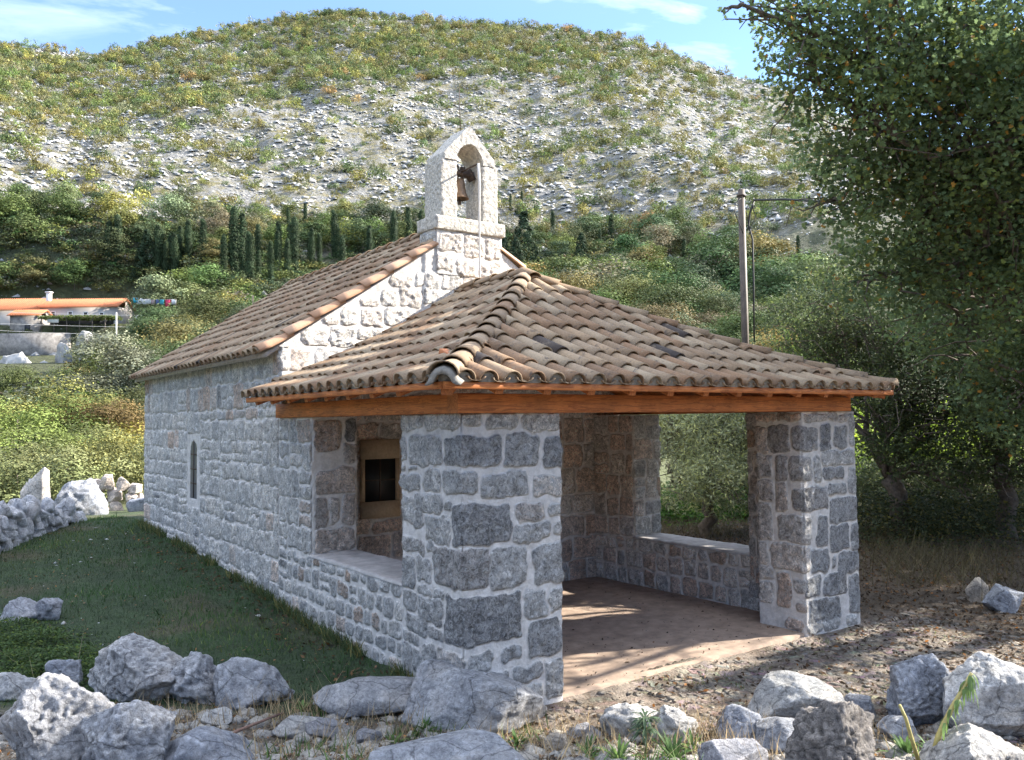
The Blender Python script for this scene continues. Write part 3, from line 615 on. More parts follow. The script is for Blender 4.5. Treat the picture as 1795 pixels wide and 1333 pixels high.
M_FLOOR = simple('dusty_concrete', (0.33, 0.245, 0.185), 0.92, 6, 0.35, bs=0.4, bd=0.008, detail=10)
slab('sill', -0.012, 0.51, 0.89, 2.79, 0.856, M_SILL, 0.03, 0.01, seed=70)
slab('sill', 4.455, 4.98, 1.02, 2.9, 0.622, M_SILL, 0.03, 0.01, seed=71)
slab('floor_slab', 0.45, 4.5, 0.02, 3.68, 0.0, M_FLOOR, 0.14, 0.006, 0.03, seed=72)

# --- slit window, facade window, door
def prism(name, outline, y0, y1, mat, parent, axis='y', tone=0.5):
    n = len(outline); V = [(x, y, z) for y in (y0, y1) for x, z in outline]
    if axis == 'x': V = [(y, x, z) for x, y, z in V]
    me = bpy.data.meshes.new(name); f = [tuple(range(n)), tuple(range(2*n-1, n-1, -1))]+[(i+n, (i+1) % n+n, (i+1) % n, i) for i in range(n)]
    me.from_pydata(V, [], f); me.materials.append(mat); a = me.attributes.new('tone', 'FLOAT', 'POINT')
    a.data.foreach_set('value', [tone]*(2*n)); me.update()
    import bmesh
    bm = bmesh.new(); bm.from_mesh(me); bmesh.ops.recalc_face_normals(bm, faces=bm.faces); bm.to_mesh(me); bm.free()
    return link(name, me, parent)
sw = prism('slit_window', [(6.93-.17, 1.12), (6.93+.17, 1.12), (6.93+.17, 1.78)]+[(6.93+.17*math.cos(a), 1.78+.16*math.sin(a)) for a in np.linspace(0.2, math.pi-.2, 9)]+[(6.93-.17, 1.78)],
           0.004, 0.015, simple('leaded_glass', (0.03, 0.045, 0.08), 0.35, 30, 0.3, bs=0.2), K, 'x')
b = MB(); [b.box(-0.002, 0.0035, 6.78, 7.08, z, z+0.018) for z in (1.32, 1.52, 1.72)]; b.box(-0.003, 0.0035, 6.922, 6.938, 1.13, 1.92); b.build('glazing_bar', M_IRON, sw)
fw_ = empty('facade_window'); fw_.parent = K
b = MB(); b.box(.94, 1.425, F_-.055, F_+.1, 1.722, 1.945); b.build('lintel', M_FRAME, fw_)
b = MB(); b.box(.94, 1.425, F_-.055, F_+.1, 1.05, 1.238); b.build('window_sill', M_FRAME, fw_)
b = MB(); b.box(.94, .985, F_-.05, F_+.1, 1.2385, 1.7215); b.build('jamb', M_FRAME, fw_); b = MB(); b.box(1.38, 1.425, F_-.05, F_+.1, 1.2385, 1.7215); b.build('jamb', M_FRAME, fw_)
b = MB(); b.box(.985, 1.38, F_-.028, F_+.02, 1.238, 1.722); b.build('pane', M_GLASS, fw_)
b = MB(); b.box(1.176, 1.19, F_-.036, F_-.027, 1.24, 1.72); b.box(.985, 1.38, F_-.035, F_-.0275, 1.473, 1.487); b.build('glazing_bar', M_IRON, fw_)
dr = empty('door'); dr.parent = K
b = MB(); b.box(1.98, 2.13, F_-.03, F_+.1, 0.0, 2.05); b.box(2.86, 3.01, F_-.03, F_+.1, 0.0, 2.05); b.box(1.98, 3.01, F_-.032, F_+.1, 2.051, 2.2); b.build('door_frame', M_FRAME, dr)
M_DOOR = wood_mat('door_wood', (0.05, 0.03, 0.02), (0.09, 0.05, 0.03))
b = MB(); [b.box(2.13+i*.122, 2.13+i*.122+.118, F_-.02, F_+.02, 0.01, 2.05) for i in range(6)]; b.build('door_leaf', M_DOOR, dr)

# --- bell gable
ash = MB()
def rough_block(name, x0, x1, y0, y1, z0, z1, parent, seed, amp=0.012, res=0.03, outline=None, mat=None):
    """a block of hammered stone: each face a fine displaced grid"""
    cx, cy, cz = (x0+x1)/2, (y0+y1)/2, (z0+z1)/2; V = []; Fq = []; n0 = 0
    def grid(o, a, b):
        nonlocal n0
        o, a, b = map(np.array, (o, a, b)); na = max(2, int(np.linalg.norm(a)/res)+1); nb = max(2, int(np.linalg.norm(b)/res)+1)
        s, t = np.meshgrid(np.linspace(0, 1, na), np.linspace(0, 1, nb)); P = o+s.ravel()[:, None]*a+t.ravel()[:, None]*b
        i, j = np.meshgrid(np.arange(nb-1), np.arange(na-1), indexing='ij')
        Fq.append(np.stack([i*na+j, i*na+j+1, (i+1)*na+j+1, (i+1)*na+j], -1).reshape(-1, 4)+n0); V.append(P); n0 += len(P)
    dx, dy, dz = x1-x0, y1-y0, z1-z0
    grid((x0, y0, z0), (dx, 0, 0), (0, 0, dz)); grid((x1, y1, z0), (-dx, 0, 0), (0, 0, dz)); grid((x0, y1, z0), (0, -dy, 0), (0, 0, dz))
    grid((x1, y0, z0), (0, dy, 0), (0, 0, dz)); grid((x0, y0, z1), (dx, 0, 0), (0, dy, 0)); grid((x0, y1, z0), (dx, 0, 0), (0, -dy, 0))
    V = np.concatenate(V); c = np.array([cx, cy, cz]); h = np.array([dx, dy, dz])/2
    q = (V-c)/h; k = (np.abs(q) > 0.98).sum(1); V = V-(q*h*0)-np.sign(q)*(np.abs(q) > 0.98)*(0.006*(k > 1))[:, None]
    D = np.stack([fbm(V*30+s_, 3, seed) for s_ in (0, 11, 23)], -1); V = V+D*amp*.9*(np.abs(q) > 0.9)
    me = mesh(name, V, np.concatenate(Fq), mat or M_ASH, None, False); return link(name, me, parent)
bgb = Stones()
for q in [(2.0, 2.35, 4.25, 4.47), (2.38, 2.66, 4.2, 4.47), (2.69, 2.93, 4.2, 4.46), (1.96, 2.2, 4.0, 4.2), (2.25, 2.55, 3.95, 4.17), (2.6, 2.93, 3.95, 4.17)]: bgb.add(*[v-1.955 if i < 2 else v for i, v in enumerate(q)], 0.9, 0.25)
bgb.coursed(1.0, 2.5, 3.9, 4.5, (0.2, 0.28), (0.2, 0.3), 80, (0.7, 0.9), 0.2); bgb.coursed(-.42, -.02, 3.9, 4.5, (0.2, 0.28), (0.2, 0.4), 81, (0.7, 0.9), 0.2)
wall('bell_gable_base', [(1.955, 4.03), (1.955, F_-.015), (2.955, F_-.015), (2.955, 4.03)], 3.95, 4.5, bgb, 0.014, -.395, True, True, K, 0.65, None, 12)
rough_block('bell_gable_ledge', 1.93, 2.985, 3.60, 4.06, 4.50, 4.672, K, 90, 0.007, 0.02)
rough_block('bell_gable_pier', 2.035, 2.272, 3.625, 4.04, 4.665, 5.40, K, 91, 0.012, 0.022)
rough_block('bell_gable_pier', 2.650, 2.888, 3.625, 4.04, 4.665, 5.40, K, 92, 0.012, 0.022)
def arch_cap():
    cx, sp, rw, rh = 2.461, 5.392, 0.192, 0.235; NP = 60
    th = np.linspace(math.pi, 0, NP); inn = np.stack([cx+rw*np.cos(th), sp+rh*np.sin(th)], -1)
    apex = (2.452, 5.865); eL, eR = 2.085, 2.835
    out = []
    for k in range(NP):
        t = k/(NP-1)
        # outer: left vertical, two slopes, right vertical
        Ls = [0.10, 0.58, 0.58, 0.10]; c = np.cumsum([0]+Ls)/sum(Ls); pts = [(eL, 5.392), (eL, 5.475), apex, (eR, 5.475), (eR, 5.392)]
        i = min(3, int(np.searchsorted(c, t, 'right')-1)); f = (t-c[i])/(c[i+1]-c[i]); out.append(np.array(pts[i])*(1-f)+np.array(pts[i+1])*f)
    out = np.array(out); nr_, ny = 9, 14; Y = np.linspace(3.615, 4.05, ny)
    loop = [inn+(out-inn)*t for t in np.linspace(0, 1, nr_)]
    V = []; F = []; n0 = 0
    def sheet(A):
        nonlocal n0
        a, b_ = A.shape[:2]; V.append(A.reshape(-1, 3)); i, j = np.meshgrid(np.arange(a-1), np.arange(b_-1), indexing='ij')
        F.append(np.stack([i*b_+j, i*b_+j+1, (i+1)*b_+j+1, (i+1)*b_+j], -1).reshape(-1, 4)+n0); n0 += a*b_
    for y in (Y[0], Y[-1]): sheet(np.stack([np.concatenate([l[:, :1], np.full((NP, 1), y), l[:, 1:]], 1) for l in loop]))
    for l in (inn, out): sheet(np.stack([np.concatenate([l[:, :1], np.full((NP, 1), y), l[:, 1:]], 1) for y in Y]))
    for e in (0, -1): sheet(np.stack([np.stack([[l[e][0], y, l[e][1]] for l in loop]) for y in Y]))
    V = np.concatenate(V); V = V+np.stack([fbm(V*26+s_, 3, 95) for s_ in (0, 9, 17)], -1)*0.010
    return link('bell_gable_arch', mesh('bell_gable_arch', V, np.concatenate(F), M_ASH, None, False), K)
arch_cap()
b = MB(); b.tube([(2.452, 3.83, 5.84), (2.44, 3.83, 6.42)], 0.006, 5); b.build('lightning_rod', M_IRON, K)

# --- timber of the porch
def beam(name, A, B, w, h, tone=0.5, par=K):
    """a sawn beam of fine boxes along its own axis, so the grain runs along it"""
    A = np.array(A, float); B = np.array(B, float); d = B-A; Ln = np.linalg.norm(d); m = MB()
    e = 0.006; n = 5
    V = [(x, y, z) for x in (0, e, Ln-e, Ln) for y, z in ((-w/2+(e if x in (0, Ln) else 0), -h/2), (w/2, -h/2), (w/2, h/2), (-w/2, h/2))]
    m.add([(x, y, z) for x in (0, Ln) for y, z in ((-w/2, -h/2+e), (-w/2+e, -h/2), (w/2-e, -h/2), (w/2, -h/2+e), (w/2, h/2-e), (w/2-e, h/2), (-w/2+e, h/2), (-w/2, h/2-e))],
          [(i, (i+1) % 8, (i+1) % 8+8, i+8) for i in range(8)], tone)
    m.add([(0, -w/2, -h/2), (0, w/2, -h/2), (0, w/2, h/2), (0, -w/2, h/2)], [(0, 1, 2, 3)], tone*0.8); m.add([(Ln, -w/2, -h/2), (Ln, w/2, -h/2), (Ln, w/2, h/2), (Ln, -w/2, h/2)], [(3, 2, 1, 0)], tone*0.8)
    o = m.build(name, M_WOOD, par); x = d/Ln; z = np.array([0, 0, 1.0]); y = np.cross(z, x); y /= np.linalg.norm(y); z = np.cross(x, y)
    Mx = Matrix.Identity(4)
    for i in range(3): Mx[i][0] = x[i]; Mx[i][1] = y[i]; Mx[i][2] = z[i]; Mx[i][3] = A[i]
    o.matrix_world = Mx; return o
BZ = 2.275
beam('wall_plate', (-0.05, 0.03, BZ), (4.83, 0.03, BZ), 0.15, 0.145, 0.5)
beam('wall_plate', (0.03, 0.106, BZ), (0.03, 3.63, BZ), 0.15, 0.145, 0.6)
beam('wall_plate', (4.90, 0.12, BZ), (4.90, 3.63, BZ), 0.14, 0.14, 0.45)
def zroof(s): return 2.40+0.36*s+0.046*s*s
EX0, EX1, EY0 = -0.36, 5.09, -0.36
MIDX = (EX0+EX1)/2; SM = MIDX-EX0
R_ = random.Random(5)
for i in range(12):                                     # rafter tails, front
    x = 0.12+i*0.43
    beam('rafter', (x, EY0+0.03, 2.372), (x, 0.45, 2.372+0.81*0.37), 0.07, 0.085, R_.uniform(.35, .6))
for i in range(8):
    y = 0.35+i*0.44
    beam('rafter', (EX0+0.03, y, 2.372), (0.45, y, 2.372+0.81*0.37), 0.07, 0.085, R_.uniform(.4, .65))
    beam('rafter', (EX1-0.03, y, 2.372), (4.5, y, 2.372+0.81*0.37), 0.07, 0.085, R_.uniform(.35, .6))
beam('rafter', (EX0+0.05, EY0+0.05, 2.37), (2.4, 2.4, 3.55), 0.08, 0.1, .45)
beam('rafter', (EX1-0.05, EY0+0.05, 2.37), (2.56, 2.4, 3.55), 0.08, 0.1, .45)
for a, e in (((EX0-.0, EY0-0.0), (EX1, EY0)), ((EX0, EY0+.03), (EX0, 3.6)), ((EX1, EY0+.03), (EX1, 3.6))):
    beam('eaves_board', (*a, 2.388), (*e, 2.388), 0.03, 0.05, .62)
# boarding under the tiles
def roof_pt(x, y, off): 
    s = min(x-EX0, EX1-x, y-EY0); return (x, y, zroof(max(s, 0))+off)
def roof_sheet(name, off, mat):
    xs = np.linspace(EX0, EX1, 61); ys = np.linspace(EY0, 3.62, 43); X, Y = np.meshgrid(xs, ys)
    s = np.minimum(np.minimum(X-EX0, EX1-X), Y-EY0); Z = 2.40+.36*s+.046*s*s+off
    V = np.stack([X.ravel(), Y.ravel(), Z.ravel()], -1); n = len(xs); i, j = np.meshgrid(np.arange(len(ys)-1), np.arange(n-1), indexing='ij')
    F = np.stack([i*n+j, i*n+j+1, (i+1)*n+j+1, (i+1)*n+j], -1).reshape(-1, 4)
    return link(name, mesh(name, V, F, mat, {'tone': np.full(len(V), .3)}), K)
roof_sheet('roof_boarding', 0.005, M_WOOD)

# --- tiles
class Tiles:
    def __init__(s): s.V = []; s.F = []; s.t = []; s.nw = []; s.n = 0
    def half(s, P, X, Nn, R, tone, new=0.0, flip=False, th=0.011, squash=0.95, arc=math.pi, na=8):
        """barrel piece along points P (m,3) with lateral X and up Nn per point and radius R per point; outer skin, inner skin, end lips"""
        m = len(P); a = np.linspace(math.pi/2+arc/2, math.pi/2-arc/2, na+1); sg = -1 if flip else 1; o = []
        for rr in (0, -th):
            for i in range(m):
                r = R[i]+rr; o.append(P[i]+np.cos(a)[:, None]*r*X[i]+sg*np.sin(a)[:, None]*r*squash*Nn[i])
        V = np.concatenate(o); k = na+1; b0 = m*k; F = []
        for i in range(m-1):
            for j in range(na):
                q = (i*k+j, i*k+j+1, (i+1)*k+j+1, (i+1)*k+j); F.append(q); F.append(tuple(b0+v for v in q[::-1]))
            F.append((i*k, (i+1)*k, b0+(i+1)*k, b0+i*k)); F.append((i*k+na, b0+i*k+na, b0+(i+1)*k+na, (i+1)*k+na))
        for i in (0, m-1):
            for j in range(na): F.append((i*k+j, b0+i*k+j, b0+i*k+j+1, i*k+j+1))
        s.V.append(V); s.F.append(np.array(F)+s.n); s.n += len(V); s.t.append(np.full(len(V), tone)); s.nw.append(np.full(len(V), new))
    def build(s, name, parent=K, mat=None):
        return link(name, mesh(name, np.concatenate(s.V), np.concatenate(s.F), mat or M_TILE, {'tone': np.concatenate(s.t), 'newness': np.concatenate(s.nw)}, True), parent)
def rtone(R): 
    q = R.random()
    return R.uniform(0, .1) if q < .03 else R.uniform(.2, .4) if q < .35 else R.uniform(.45, .8) if q < .8 else R.uniform(.8, .95)
def tile_slope(cover, channel, mort, org, up, side, profile, cols, smax_fn, seed, step=0.33, length=0.40, rad=0.084, sp=0.2):
    """org(c): 3D start of a column; profile(s) height above; up: horizontal unit vector up-slope; side: lateral unit vector"""
    R = random.Random(seed); up = np.array([*up, 0.0]); side = np.array([*side, 0.0]); Z = np.array([0, 0, 1.0])
    def pt(c, s, lift):
        e = 0.01; d = (profile(s+e)-profile(s))/e; n = Z-up*d; n /= np.linalg.norm(n)
        return np.array(org(c), float)+up*s+Z*profile(s)+n*lift, n
    for c in cols:
        for kind in (0, 1):
            off = sp/2 if kind else 0.0; cc = c+off; sm = smax_fn(cc) + 0.03
            if kind and cc > cols[-1]: continue
            s = -0.03+(0 if kind else 0.0); k = 0
            jx = R.uniform(-.004, .004)
            while s < sm-0.05:
                e = min(s+length+R.uniform(-.01, .01), sm); ts = np.linspace(s, e, 4); P = []; Nn = []; X = []
                jx2 = R.uniform(-.007, .007); jl = R.uniform(-.004, .004); yw = R.uniform(-.02, .02)
                for q, t in enumerate(ts):
                    f = (t-s)/length
                    lift = (0.020*(1-f)+jl+0.012) if not kind else (0.044+0.016*(1-f)+jl)
                    p, n = pt(cc, t, lift); P.append(p+side*(jx+jx2+yw*f*0.3)); Nn.append(n); X.append(side)
                if not kind:
                    Rr = np.linspace(rad, rad*.88, 4); cover.half(np.array(P), X, Nn, Rr, rtone(R))
                else:
                    Rr = np.linspace(rad*.9, rad, 4); channel.half(np.array(P), X, Nn, Rr, rtone(R)*0.9, flip=True, squash=0.45, na=6)
                if k == 0 and not kind and mort is not None:
                    p, n = pt(cc, s+0.025, 0.02); m_ = 9; a = np.linspace(0, math.pi, m_)
                    V = [p-n*.012]+[p+side*math.cos(t)*rad*.86+n*math.sin(t)*rad*.80 for t in a]
                    mort.add(V, [(0, i+1, i+2) for i in range(m_-1)])
                s += step+R.uniform(-.012, .012); k += 1
def caps(T, A, B, fn, n, R0, seed, lift=0.03, first=1.0):
    """overlapping cap tiles from A (low) to B (high) in plan; fn gives the height"""
    R = random.Random(seed); A = np.array(A, float); B = np.array(B, float); d = B-A; Ln = np.linalg.norm(d); d /= Ln; sd = np.array([d[1], -d[0], 0.0]); st = Ln/n
    for k in range(n):
        s0 = k*st-.03; s1 = s0+st*1.22; ts = np.linspace(s0, min(s1, Ln+.02), 4); P = []; Nn = []
        for i, t in enumerate(ts):
            q = A+d*t; h = fn(q); e = A+d*(t+.02); sl = (fn(e)-h)/.02; n_ = np.array([-d[0]*sl, -d[1]*sl, 1.0]); n_ /= np.linalg.norm(n_)
            f = i/3; P.append(np.array([q[0], q[1], h])+n_*(lift+.022*(1-f))+sd*R.uniform(-.003, .003)); Nn.append(n_)
        g = first if k == 0 else 1.0
        T.half(np.array(P), [sd]*4, Nn, np.linspace(R0*1.08*g, R0*.9, 4), R.choice([.4, .5, .6, .7, .5, .3]), squash=.85, th=.011)
pr_ = empty('porch_roof'); pr_.parent = K
cv, cn, mo = Tiles(), Tiles(), MB()
z0r = lambda s: 2.40+0.36*s+0.046*s*s if s > 0 else 2.40+0.36*s
colsF = np.arange(0.14, EX1-EX0, 0.2)
tile_slope(cv, cn, mo, lambda c: (EX0+c, EY0, 0), (0, 1), (1, 0), z0r, colsF, lambda c: min(c, (EX1-EX0)-c, SM), 101)
colsL = np.arange(0.14, 3.62-EY0, 0.2)
tile_slope(cv, cn, mo, lambda c: (EX0, EY0+c, 0), (1, 0), (0, 1), z0r, colsL, lambda c: min(c, SM), 102)
tile_slope(cv, cn, mo, lambda c: (EX1, EY0+c, 0), (-1, 0), (0, 1), z0r, colsL, lambda c: min(c, SM), 103)
cv.build('cover_tiles', pr_); cn.build('channel_tiles', pr_); mo.build('eaves_mortar', simple('bedding_mortar', (0.24, 0.225, 0.20), 0.9, 30, 0.35), pr_)
hc = Tiles(); rz_ = lambda q: zroof(max(0, min(q[0]-EX0, EX1-q[0], q[1]-EY0, SM)))
caps(hc, (EX0-.01, EY0-.01), (MIDX, EY0+SM), rz_, 12, 0.092, 111, 0.034, 1.15); caps(hc, (EX1+.01, EY0-.01), (MIDX, EY0+SM), rz_, 12, 0.09, 112, 0.035)
caps(hc, (MIDX, EY0+SM-.1), (MIDX, 3.66), rz_, 4, 0.10, 113, 0.045)
hc.build('hip_cap_tiles', pr_)
# mortar bed with flared ends under the first cap of the near hip, and mortar along the hips
b = MB()
c0 = np.array([EX0, EY0, 2.42])
dl = np.array([1, 1, .36])/1.46; sdv = np.array([1, -1, 0])/math.sqrt(2)
prof = [(-.115, -.05), (-.09, -.02), (-.075, .02), (-.045, .055), (0, .07), (.045, .055), (.075, .02), (.09, -.02), (.12, -.05)]
P0 = [c0+sdv*a+np.array([0, 0, 1])*(h+.02)-dl*.03 for a, h in prof]; P1 = [c0+sdv*a*.8+np.array([0, 0, 1])*(h*.68+.01)-dl*.035 for a, h in prof]; P2 = [p+dl*.1 for p in P0]; P3 = [p+dl*.1 for p in P1]
n = len(prof); b.add(P0+P1+P2+P3, [(i, i+1, n+i+1, n+i) for i in range(n-1)]+[(2*n+i, 2*n+i+1, i+1, i) for i in range(n-1)]+[(n+i, n+i+1, 3*n+i+1, 3*n+i) for i in range(n-1)])
o = b.build('hip_end_mortar', bpy.data.materials['bedding_mortar'], pr_, True)
md = o.modifiers.new('s', 'SOLIDIFY'); md.thickness = 0.012
for ex, sx in ((EX0, 1), (EX1, -1)):
    b = MB(); ts = np.linspace(0.02, SM, 40); P = [np.array([ex+sx*t, EY0+t, zroof(t)+.02]) for t in ts]
    b.tube(P, [0.045+.012*R_.random() for _ in ts], 8); b.build('hip_bedding', bpy.data.materials['bedding_mortar'], pr_, True)

nr_ = empty('nave_roof'); nr_.parent = K
cv, cn, mo = Tiles(), Tiles(), MB()
NX0, NX1, NZ0 = -0.17, 5.14, 2.885; NM = (NX1-NX0)/2; nsl = 0.655
nz_ = lambda s: NZ0+nsl*s
colsN = np.arange(0.24, 6.45, 0.18)
tile_slope(cv, cn, None, lambda c: (NX0, 3.5+c, 0), (1, 0), (0, 1), nz_, colsN, lambda c: NM, 121, step=0.31*.84, length=.4*.84, rad=.078, sp=.18)
tile_slope(cv, cn, None, lambda c: (NX1, 3.5+c, 0), (-1, 0), (0, 1), nz_, colsN, lambda c: NM, 122, step=0.31*.84, length=.4*.84, rad=.078, sp=.18)
cv.build('cover_tiles', nr_); cn.build('channel_tiles', nr_)
vt = Tiles(); zn = lambda q: NZ0+nsl*max(0, min(q[0]-NX0, NX1-q[0]))
def verge(x0, x1, n, seed):
    R = random.Random(seed); sg = 1 if x1 > x0 else -1; st = abs(x1-x0)/n; nn = np.array([-sg*nsl, 0, 1.0]); nn /= np.linalg.norm(nn); sd = np.array([0, 1.0, 0])
    for k in range(n):
        a = x0+sg*(k*st); ts = np.linspace(0, st*1.2, 4)
        P = [np.array([a+sg*t, F_+0.068, zn((a+sg*t, 0))])+nn*(0.0+.03*(1-t/(st*1.2))) for t in ts]
        vt.half(np.array(P), [sd]*4, [nn]*4, np.linspace(.108, .092, 4), R.uniform(.2, .9), 1.0, squash=.8)
verge(NX0-.03, 1.94, 7, 131); vt.build('verge_tiles', nr_); vt = Tiles(); verge(NX1+.03, 2.97, 7, 132); vt.build('verge_tiles', nr_)
rt = Tiles(); caps(rt, (2.485, 4.05), (2.485, 9.95), lambda q: NZ0+nsl*NM, 17, 0.105, 133, 0.03); rt.build('ridge_cap_tiles', nr_)
b = MB()
for sg, xe, xr in ((1, NX0+.03, 2.485), (-1, NX1-.03, 2.485)):
    z = zn((xe, 0)); zt = NZ0+nsl*NM
    b.add([(xe, 3.66, z), (xr, 3.66, zt), (xr, 9.9, zt), (xe, 9.9, z), (xe, 3.66, z-.05), (xr, 3.66, zt-.05), (xr, 9.9, zt-.05), (xe, 9.9, z-.05)],
          [(0, 1, 2, 3), (7, 6, 5, 4), (0, 4, 5, 1), (3, 2, 6, 7), (0, 3, 7, 4)])
b.build('roof_deck', M_MORT, nr_)

# --- bell, rope, string
bell = tag(empty('bell', (2.43, 3.83, 0)), 'small bronze bell hanging under its dark yoke inside the arch of the bell gable', 'bell')
bx, by = 2.40, 3.83
b = MB(); b.lathe((0, 0, 0), [(0.0, 5.235), (.035, 5.235), (.06, 5.22), (.072, 5.17), (.078, 5.1), (.09, 5.04), (.112, 4.995), (.122, 4.975), (.116, 4.97), (.085, 5.04), (.07, 5.15), (0, 5.2)], 28)
b.build('bell_body', M_BRONZE, bell, True)
b = MB(); b.tube([(0, 0, 5.12), (0.0, 0, 4.95)], .01, 6); b.tube([(0, 0, 4.955), (0.0, 0, 4.90)], [.018, .022], 8); b.build('clapper', M_IRON, bell, True)
b = MB(); b.box(-.15, .19, -.05, .05, 5.27, 5.34); b.tube([(-.13, 0, 5.3), (-.14, 0, 5.38)], .035, 8); b.tube([(-.04, 0, 5.33), (-.04, 0, 5.40)], .03, 8); b.tube([(.05, 0, 5.33), (.05, 0, 5.39)], .035, 8)
b.tube([(.12, 0, 5.36), (.2, 0, 5.24)], .055, 10); b.tube([(-.13, 0, 5.3), (-.1, 0, 5.2)], .04, 8); b.tube([(-.05, -.03, 5.28), (-.03, 0, 5.22)], .02, 6); b.tube([(.05, -.03, 5.28), (.03, 0, 5.22)], .02, 6)
b.build('yoke', M_IRON, bell, True)
b = MB(); b.tube([(0, 0.0, 5.31), (.02, -.4, 5.33)], .011, 6); b.build('lever', M_IRON, bell, True)
b = MB(); P = [(2.452, 3.42, 5.33), (2.455, 3.41, 5.1), (2.452, 3.41, 4.8), (2.45, 3.41, 4.3), (2.45, 3.4, 3.6), (2.45, 3.4, 2.6)]
b.tube(P, [.017, .017, .013, .010, .010, .010], 8)
tag(b.build('bell_rope', M_ROPE, None, True), 'pale bell rope hanging down the gable from the bell lever into the porch roof', 'rope')
b = MB(); b.tube([(.6+.9*t, 3.0, 2.13-.16*4*t*(1-t)) for t in np.linspace(0, 1, 14)], .004, 5)
tag(b.build('hanging_string', M_ROPE, None), 'thin sagging string strung across the porch in front of the small facade window', 'string')

# ------------------------------------------------------------ rocks
import bmesh
_ico = {}
def ico(sub):
    if sub not in _ico:
        bm = bmesh.new(); bmesh.ops.create_icosphere(bm, subdivisions=sub, radius=1.0)
        _ico[sub] = (np.array([v.co[:] for v in bm.verts]), np.array([[v.index for v in f.verts] for f in bm.faces])); bm.free()
    return _ico[sub]
def rock_v(seed, w, d, h, sub=4, cuts=14, rough=0.10, sharp=0.9, top=None, boxy=1.0):
    V, F = ico(sub); V = np.sign(V)*np.abs(V)**boxy; R = np.random.RandomState(seed)
    V = V*(1+0.22*fbm(V*1.1+seed*3.1, 3, seed)[:, None])
    for k in range(cuts):
        n = R.normal(size=3); n /= np.linalg.norm(n); n[2] = abs(n[2]) if k % 3 else n[2]
        q = V@n; t = R.uniform(0.5, 0.85); m = q > t; V[m] -= (n[None, :]*((q[m]-t)*sharp)[:, None])
    V[:, 2] = np.maximum(V[:, 2], -0.55)
    if top is not None: V[:, 2] += top*V[:, 0]*(V[:, 2] > -0.3)
    mn, mx = V.min(0), V.max(0); V = (V-mn)/(mx-mn)
    V = (V-[0.5, 0.5, 0])*[w, d, h]
    sc = min(w, d, h)
    nr = V-[0, 0, h*.4]; nr /= np.linalg.norm(nr, axis=1)[:, None]
    Q = V/max(w, h)
    disp = rough*(0.55*fbm(Q*3.5+seed, 4, seed+3, 0.6)+0.5*(-np.abs(fbm(Q*7+seed*2, 3, seed+5)))+0.16*fbm(Q*26, 3, seed+7))
    V = V+nr*(disp*sc)[:, None]*1.2
    return V, F
def rock(name, cx, yb, wpx, hpx, label, seed, col=(1, 1, 1), group=None, deep=0.8, sub=5, rough=0.13, hz=0.85, sink=0.06, cat='rock', top=None, cuts=14, yoff=0.0, boxy=1.0):
    P = hit(cx, yb); dep = (P-CAM)@_fw; w = wpx*dep/FPX*1.06; h = hpx*dep/FPX*hz; d = w*deep
    V, F = rock_v(seed, w, d, h*(1+sink), sub, cuts, rough, top=top, boxy=boxy)
    x, y = P[0]+FWH[0]*d*0.42, P[1]+FWH[1]*d*0.42; z = gz(x, y)
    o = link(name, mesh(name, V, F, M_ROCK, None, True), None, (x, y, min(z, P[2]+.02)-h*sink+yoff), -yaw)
    o.color = (*col, 1); tag(o, label, cat, group); return o
G1 = 'loose limestone rocks along the foreground'
DK, BL, LT, WM = (.62, .62, .66), (.72, .76, .86), (1.12, 1.1, 1.06), (.9, .8, .68)
rock('boulder', 72, 1385, 215, 205, 'large smooth grey boulder filling the bottom left corner of the photo', 11, (.95, .95, .98), G1, sub=6, cat='boulder', hz=.85, top=-.15)
rock('boulder', 180, 1390, 185, 170, 'rounded blue grey boulder leaning against the large boulder in the bottom left corner', 12, (.85, .88, .95), G1, sub=6, cat='boulder', hz=.85)
rock('rock', 14, 1232, 78, 52, 'small flat pale rock at the left edge just above the large corner boulder', 13, (1, 1, 1), G1)
rock('rock', 97, 1212, 66, 56, 'small bluish peaked rock in the weeds left of the big pitted boulder', 14, BL, G1)
rock('boulder', 222, 1236, 190, 116, 'big pitted boulder with dark holes at the edge of the lawn', 15, (.95, .95, .97), G1, sub=6, rough=.2, cat='boulder', top=.22)
rock('rock', 332, 1237, 98, 104, 'lumpy upright rock squeezed between the pitted boulder and the wedge shaped rock', 16, (.92, .93, .97), G1, rough=.22)
rock('rock', 424, 1246, 140, 98, 'wedge shaped grey rock at the right end of the row along the lawn', 17, (.86, .88, .94), G1, rough=.14, top=-.25)
rock('rock', 330, 1372, 170, 90, 'flat topped blue grey rock at the bottom edge below the dry twigs', 18, BL, G1, cuts=18)
rock('rock', 660, 1262, 235, 74, 'long low slab of rock behind the big boulder before the porch corner', 19, (.84, .84, .86), G1, deep=.55, hz=.75)
rock('boulder', 832, 1287, 250, 122, 'big smooth humped boulder in front of the left porch pier', 20, (.86, .88, .93), G1, sub=6, rough=.12, cat='boulder', deep=.75)
rock('rock', 560, 1300, 70, 30, 'small grey stone half buried in the rubble below the long slab', 21, DK, G1, sub=4)
rock('rock', 790, 1378, 285, 75, 'broad flat blue grey rock at the bottom edge below the humped boulder', 22, (.85, .88, .95), G1, deep=.6, cuts=18)
rock('rock', 1108, 1296, 105, 60, 'pale rock behind the spiky spurge plant', 23, LT, G1, rough=.2)
rock('rock', 1190, 1302, 84, 62, 'bright knobbly rock just right of the spiky spurge plant', 24, LT, G1, rough=.22)
rock('rock', 1025, 1296, 62, 26, 'small dark banded stone left of the spurge plant', 25, DK, G1, sub=4)
